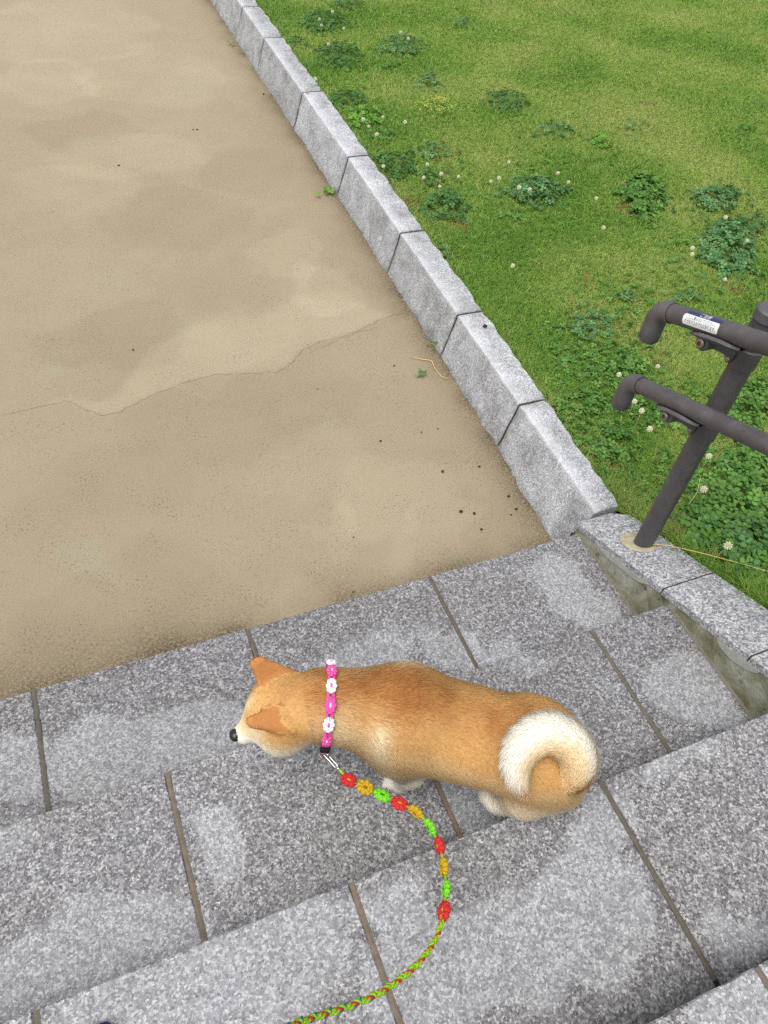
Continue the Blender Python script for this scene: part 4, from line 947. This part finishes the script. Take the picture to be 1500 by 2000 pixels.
# the big near patch behind the post: its leaves are told apart
NEAR = [(0.565, -0.071, (0.119, -0.061), (0.167, 0.177), 0.07, 330), (0.394, -0.302, (0.08, -0.041), (0.132, 0.127), 0.08, 260), (0.38, -0.159, (0.071, -0.037), (0.133, 0.14), 0.05, 150), (0.804, 0.061, (0.092, -0.033), (0.082, 0.093), 0.06, 140)]
nearp = tag(empty('clover_patch', (NEAR[0][0], NEAR[0][1], float(lawn_z(NEAR[0][0], NEAR[0][1])))), 'large lush clover patch right behind the handrail post', 'clover', 'clover patches in the lawn')
leaf_data = []
for v_ in range(6):
    lo = clover_mesh('leaf', [((0, 0, 0), np.array([0, 0, 1.]), 0, 1.0, 1)], ['dark', 'mid', 'dark', 'mid', 'blue', 'bright'][v_], None); leaf_data.append(lo.data); bpy.data.objects.remove(lo)
pl = []
for (cx, cy, rx, ry, hgt, n) in NEAR: pl += leaf_places(cx, cy, rx, ry, hgt, n, .0195)
pl.sort(key=lambda e: -e[0][2]+.10*e[0][0])
for (p, nr, sp, r_, dm) in pl[:290]:
    o = bpy.data.objects.new('leaf', random.choice(leaf_data)); COL.objects.link(o)
    m4 = Matrix.LocRotScale(Vector(p), Matrix(rot_to(nr, sp).tolist()).to_quaternion(), Vector((r_, r_, r_)))
    o.parent = nearp; o.matrix_basis = Matrix.Translation(-nearp.location) @ m4
lv = clover_mesh('leaves', pl[290:], 'mid', nearp); lv['kind'] = 'stuff'
for (fx_, fy_) in [(0.409, -0.058), (0.227, -0.337)]: flower_parts(nearp, fx_, fy_, .10, .0125)
for (fx_, fy_), lab_ in zip([(0.638, 2.295), (0.505, 1.441), (1.246, 1.892), (1.411, 1.279), (1.421, 1.051), (0.513, 2.462), (1.207, 2.106), (0.549, 0.121), (0.565, 0.633), (1.119, 1.628), (0.18, 3.496)], ['white clover flower near the kerb right of the dense dark clover mound', 'lone white clover flower on bare lawn in the middle', 'lone clover flower left of the round bushy clover plant', 'white clover flower left of the large flowered patch above the handrail', 'clover flower beside the orange-brown bare spot above the upper rail', 'clover flower close to the kerb above the dense dark mound', 'clover flower at the right rim of the wide mid-lawn patch', 'clover flower just left of the post beneath the lower rail', 'clover flower between the two rail ends left of the post', 'small clover flower in open lawn below the lone mid-lawn plant', 'clover flower leaning over the kerb top near the far joint']):
    r_ = tag(empty('clover_flower', (fx_, fy_, float(lawn_z(fx_, fy_)))), lab_, 'flower', 'single clover flowers in the lawn')
    flower_parts(r_, fx_, fy_, random.uniform(.035, .055), random.uniform(.0085, .0105))

# yellow-flowered weed
yx, yy_ = (0.882, 3.15)
yw = tag(empty('flowering_weed', (yx, yy_, float(lawn_z(yx, yy_)))), 'weed dotted with small yellow-green blossoms in the lawn', 'weed')
lv = clover_mesh('leaves', leaf_places(yx, yy_, (.10, .02), (-.03, .13), .03, 70, .010), 'bright', yw); lv['kind'] = 'stuff'
YEL = plain('yellow_petal', lin(172, 168, 78), .7, .2, sc=200, var=.15); mb = MB()
for i in range(75):
    a = random.uniform(0, 6.28); q = math.sqrt(random.random()); X, Y = yx+.135*q*math.cos(a), yy_+.125*q*math.sin(a)
    mb.ball((X, Y, float(lawn_z(X, Y))+.045+.03*(1-q)), (.0052, .0052, .003), 6, 4)
o = mb.build('blossoms', YEL, yw); o['kind'] = 'stuff'

# ------------------------------------------------------------------ grass blades
def grass(n, seed):
    r = np.random.default_rng(seed)
    # more blades where the lawn is close
    X = []; Y = []
    while sum(map(len, X)) < n:
        m = 400000; u = r.random(m); x = .16+5.4*r.random(m); y = -1.4+7.6*r.random(m)
        dist = np.sqrt((x+1.39)**2+(y+1.22)**2+3.6); k = np.clip((2.6/dist)**1.6, 0, 1)
        fr = (x+1.39)*.30+(y+1.22)*.577-.759*(lawn_z(x, y)-2.0); rt = ((x+1.39)*.924-(y+1.22)*.373+(-1.95)*.082)/fr; up = (-(x+1.39)*.2355-(y+1.22)*.7264+1.95*.6456)/fr
        inside = (np.abs(rt) < .72) & (np.abs(up) < .90)
        k = k*np.where(inside, 1, .12)
        edge = np.where(y > .03, back_x(y)+.004, .203)
        pat = .55+.6*noise(x, y, 0, 3.0, 91, 3)
        ok = (u < k*pat) & (x > edge-.025*(r.random(m) < .20)*(noise(x, y, 0, 9, 95) > .45))
        X.append(x[ok]); Y.append(y[ok])
    X = np.concatenate(X)[:n]; Y = np.concatenate(Y)[:n]
    dist = np.sqrt((X+1.39)**2+(Y+1.22)**2+3.6)
    Z = lawn_z(X, Y)-.004
    lush = .50+.72*(noise(X, Y, 0, 2.3, 55, 4)-.5)+.10*(noise(X, Y, 0, 14, 56, 2)-.5)
    near_edge = np.exp(-np.clip(X-np.where(Y > .03, back_x(Y), .20), 0, 9)/.10)
    lush = lush+.16*near_edge*(Y < .25)
    h = (.016+.022*lush)*r.uniform(.6, 1.35, n)*(1+.55*near_edge+.5*near_edge*(Y < .15))
    az = r.uniform(0, 2*np.pi, n)+2.2*noise(X, Y, 0, 5, 57); lean = r.uniform(.35, 1.25, n)
    w = r.uniform(.0009, .0016, n)*(dist/2.6)**.5
    dx, dy = np.cos(az), np.sin(az)
    b = np.stack([X, Y, Z], 1); dirv = np.stack([dx*np.sin(lean), dy*np.sin(lean), np.cos(lean)], 1)
    d2 = np.stack([dx*np.sin(lean+.5), dy*np.sin(lean+.5), np.cos(lean+.5)], 1)
    sv = np.stack([-dy, dx, np.zeros(n)], 1)*w[:, None]
    m1 = b+dirv*(h*.55)[:, None]; tip = m1+d2*(h*.55)[:, None]
    V = np.stack([b-sv, b+sv, m1+sv*.8, m1-sv*.8, tip], 1).reshape(-1, 3)
    i = np.arange(n)*5
    F = np.concatenate([np.stack([i, i+1, i+2], 1), np.stack([i, i+2, i+3], 1), np.stack([i+3, i+2, i+4], 1)])
    g1, g2, g3, g4, st = [np.array(lin(*c)[:3]) for c in ((98, 140, 54), (120, 156, 66), (142, 166, 80), (162, 171, 100), (188, 177, 126))]
    t = lush+r.normal(0, .10, n)
    c = np.where((t > .56)[:, None], g2+(g1-g2)*np.clip((t-.56)/.2, 0, 1)[:, None], np.where((t > .44)[:, None], g3+(g2-g3)*np.clip((t-.44)/.12, 0, 1)[:, None], g4+(g3-g4)*np.clip((t-.28)/.16, 0, 1)[:, None]))
    dead = r.random(n) < (.03+.05*(lush < .42)); c[dead] = st*r.uniform(.7, 1.05, dead.sum())[:, None]
    for (bx_, by_, br_) in [(1.495, 1.025, 0.05), (0.303, 2.157, 0.05), (0.813, 0.683, 0.03), (1.408, 1.831, 0.06), (0.461, 1.906, 0.05), (0.276, 0.247, 0.04), (1.294, 3.193, 0.04), (0.724, 3.68, 0.04), (2.294, 2.925, 0.05), (0.855, 1.279, 0.02), (0.259, -0.175, 0.03)]:
        q = np.hypot(X-bx_, Y-by_)/br_+.5*(noise(X, Y, 0, 30, 58, 2)-.5); m = (q < 1) & (r.random(n) < .6); c[m] = np.array(lin(166, 136, 88)[:3])*r.uniform(.55, 1.15, m.sum())[:, None]
    st_ = r.random(n) < .006; h[st_] *= 1.0
    c = c*r.uniform(.88, 1.10, n)[:, None]
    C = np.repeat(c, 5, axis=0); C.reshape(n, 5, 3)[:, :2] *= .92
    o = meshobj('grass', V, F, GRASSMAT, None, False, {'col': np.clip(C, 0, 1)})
    # soften the shading: blades take most of their normal from the turf
    N = np.repeat(np.stack([dx*.25, dy*.25, np.ones(n)], 1), 5, axis=0); 
    return tag(o, 'short mown green lawn grass with drier yellowish patches', 'grass', kind='stuff')
grass(560000, 5)
# pale clippings lying on the turf
mbv = []; mbf = []; k = 0
for i in range(1000):
    u = random.random()**1.3; X = .3+4.2*u+random.random()*.6; Y = random.uniform(-.5, 5.4)
    if X < float(back_x(Y))+.03: continue
    a = random.uniform(0, 6.28); L = random.uniform(.025, .07); w = .0007; z = float(lawn_z(X, Y))+random.uniform(.018, .034)
    dx, dy = math.cos(a), math.sin(a); bend = random.uniform(-.3, .3)
    P = [(X, Y, z), (X+dx*L*.5-dy*bend*L*.3, Y+dy*L*.5+dx*bend*L*.3, z+.004), (X+dx*L, Y+dy*L, z-.004)]
    for (px, py_, pz) in P: mbv += [(px-dy*w, py_+dx*w, pz), (px+dy*w, py_-dx*w, pz)]
    mbf += [(k, k+1, k+3, k+2), (k+2, k+3, k+5, k+4)]; k += 6
tag(meshobj('grass_clippings', np.array(mbv), mbf, CLIP), 'pale dry grass clippings strewn over the lawn', 'clippings', kind='stuff')
sc_ = []
for (cx, cy, A_, B_, n_) in [(0.607, 0.806, (0.259, -0.081), (0.173, 0.271), 260), (0.328, 0.406, (0.173, -0.057), (0.14, 0.222), 220), (0.415, 0.094, (0.108, -0.038), (0.1, 0.135), 60), (1.616, 1.341, (0.29, -0.083), (0.312, 0.402), 160), (0.729, 0.429, (0.183, -0.059), (0.094, 0.129), 110), (1.519, 2.573, (0.373, -0.092), (0.142, 0.236), 50), (0.501, 3.464, (0.188, -0.042), (0.299, 0.792), 70), (0.586, 2.428, (0.222, -0.057), (0.147, 0.32), 70), (0.948, 2.045, (0.245, -0.066), (0.135, 0.242), 80), (1.022, 1.149, (0.288, -0.085), (0.097, 0.142), 70), (1.315, 0.736, (0.138, -0.042), (0.152, 0.186), 50)]: sc_ += leaf_places(cx, cy, A_, B_, .012, n_, .0135)
tag(clover_mesh('clover_ground_cover', sc_, 'mid', None), 'scattered low clover leaves mixed into the grass', 'clover', kind='stuff')

# ------------------------------------------------------------------ small things on the path
for (px, py_, s) in [(-1.231, 1.613, 0.0045), (-0.174, 1.195, 0.0045), (-0.409, 0.772, 0.005), (-0.239, 0.541, 0.0065), (-0.086, 0.522, 0.005), (-0.048, 0.345, 0.006), (-0.259, 0.332, 0.0075), (-0.215, 0.308, 0.006), (-0.051, 0.278, 0.006), (-0.083, 0.259, 0.004), (-0.224, 0.23, 0.0055), (-0.481, 3.638, 0.006), (-0.505, 3.643, 0.005), (-1.01, 3.279, 0.006), (-0.768, 0.122, 0.004), (-0.685, 0.344, 0.003), (-0.229, 0.77, 0.0035), (-0.155, 0.769, 0.0035), (0.065, 4.069, 0.007), (-0.549, 1.145, 0.003), (0.179, 1.085, 0.0105)]:
    mb = MB(); V0 = MB().ball((0, 0, 0), (s, s*.85, s*.7), 8, 6); v = V0.v[0]*(1+.3*(noise(V0.v[0][:, 0]/s, V0.v[0][:, 1]/s, V0.v[0][:, 2]/s+px*9, 1.3, 4)-.5))[:, None]
    zz = PZ if px < float(foot_x(py_)) else KZ
    mb.add(v+np.array([px, py_, zz+s*.62]), V0.f)
    on_k = zz == KZ
    tag(mb.build('dropped_seed', PELLET, None, True), 'round dark seed lying on top of the kerb' if on_k else 'small dark seed scattered on the sandy path', 'seed', None if on_k else 'dark seeds on the path')
def seedling(x, y, z, n, size, kind, label, spread=.02):
    pls = [((x+random.gauss(0, spread), y+random.gauss(0, spread), z+random.uniform(.006, .03)), np.array([random.gauss(0, .4)-.2, random.gauss(0, .4)-.2, 1]), random.uniform(0, 6), size*random.uniform(.7, 1.2), 1) for _ in range(n)]
    root = tag(empty('weed', (x, y, z)), label, 'weed'); lv = clover_mesh('leaves', pls, kind, root); lv['kind'] = 'stuff'
    mb = MB()
    for p, *_ in pls[:12]: mb.tube([(x, y, z), tuple((np.array((x, y, z))+np.array(p))/2+np.array([0, 0, .004])), p], .0012, 5)
    mb.build('stems', PETALG, root)
seedling(0.046, 2.716, -0.167, 9, 0.016, 'bright', 'bright green seedling at the kerb foot joint', 0.022)
seedling(0.089, 4.951, -0.167, 6, 0.01, 'dark', 'tiny dark weed at the foot of the far kerb', 0.02)
seedling(0.076, 1.264, -0.167, 16, 0.009, 'dark', 'weed tuft growing out of the kerb joint near the middle', 0.018)
seedling(-0.078, 1.095, -0.167, 8, 0.009, 'dark', 'tiny weed on the path beside the dry curled blade', 0.014)
def strawobj(name, pts, r_, label, cat, mat=STRAW):
    P = catmull(np.array(pts), 6); mb = MB(); mb.tube(P, np.interp(np.arange(len(P)), [0, len(P)*.2, len(P)-1], [r_*.6, r_, r_*.5]), 6); return tag(mb.build(name, mat, None, True), label, cat)
strawobj('dry_blade', [[-0.077, 1.229, -0.163], [-0.037, 1.196, -0.161], [-0.004, 1.173, -0.159], [-0.01, 1.117, -0.157], [-0.004, 1.063, -0.159], [0.011, 1.039, -0.155]], 0.0022, 'dry curled grass blade on the path by the kerb joint', 'dry grass')
strawobj('straw', [[0.056, -0.187, 0.104], [0.102, -0.195, 0.121], [0.138, -0.208, 0.136], [0.181, -0.288, 0.185], [0.253, -0.379, 0.215], [0.321, -0.453, 0.23], [0.395, -0.506, 0.23]], 0.0016, 'golden bent straw lying across the coping at the post foot', 'straw')
strawobj('straw', [[0.372, -0.073, 0.1], [0.42, -0.046, 0.12], [0.468, 0.005, 0.13]], 0.0012, 'thin green-yellow stalk leaning in the clover behind the post', 'straw')
# fallen red-brown leaf on the lawn
LRED = plain('dead_leaf', lin(168, 84, 48), .7, .2, sc=120, var=.25)
lx_, ly_ = (0.829, 1.288)
V = (np.concatenate([LV, LV-np.array([0, 0, .06])])*.024)@rot_to(np.array([.3, -.2, 1.0]), .8).T+np.array([lx_, ly_, float(lawn_z(lx_, ly_))+.032])
tag(meshobj('fallen_leaf', V, LF.tolist()+(LF[:, ::-1]+11).tolist(), LRED), 'small fallen red-brown leaf on the lawn', 'leaf')
# toe of the walker's shoe, just entering the picture
sx, sy = -1.640, -.985
shoe = tag(empty('shoe', (sx, sy-.1, 2*H)), 'dark blue shoe toe at the bottom edge on the third step', 'shoe')
SHOE = plain('navy_canvas', lin(44, 36, 120), .7, .2, sc=400); SOLE = plain('white_sole', lin(205, 205, 200), .6, .3)
sx, sy = (-1.675, -0.913)
mb = MB(); V = []
n = 12; prof = [(0, .030, .030), (.012, .040, .040), (.04, .046, .050), (.09, .048, .062), (.15, .042, .080), (.20, .038, .095), (.255, .034, .10), (.27, .028, .098)]
for (dyy, hw, hh) in prof:
    for j in range(n):
        a = 2*math.pi*j/n; V.append((sx+hw*math.cos(a)*(1 if math.sin(a) > -.2 else .9), sy-dyy, 2*H+.016+max(-.0, (hh-.016)*max(0, math.sin(a))**.8)))
F = [(i*n+j, i*n+(j+1) % n, (i+1)*n+(j+1) % n, (i+1)*n+j) for i in range(len(prof)-1) for j in range(n)]+[tuple(range(n))[::-1], tuple(range((len(prof)-1)*n, len(prof)*n))]
meshobj('upper', V, F, SHOE, shoe, True)
V = []; F = []; m = 20
for zz in (0.0005, .017):
    for j in range(m):
        a = 2*math.pi*j/m; V.append((sx+.047*math.cos(a)*(1-.12*(math.sin(a) < 0)), sy-.135+.142*math.copysign(abs(math.sin(a))**.8, math.sin(a)), 2*H+zz))
F = [(j, (j+1) % m, m+(j+1) % m, m+j) for j in range(m)]+[tuple(range(m))[::-1], tuple(range(m, 2*m))]
meshobj('sole', V, F, SOLE, shoe)
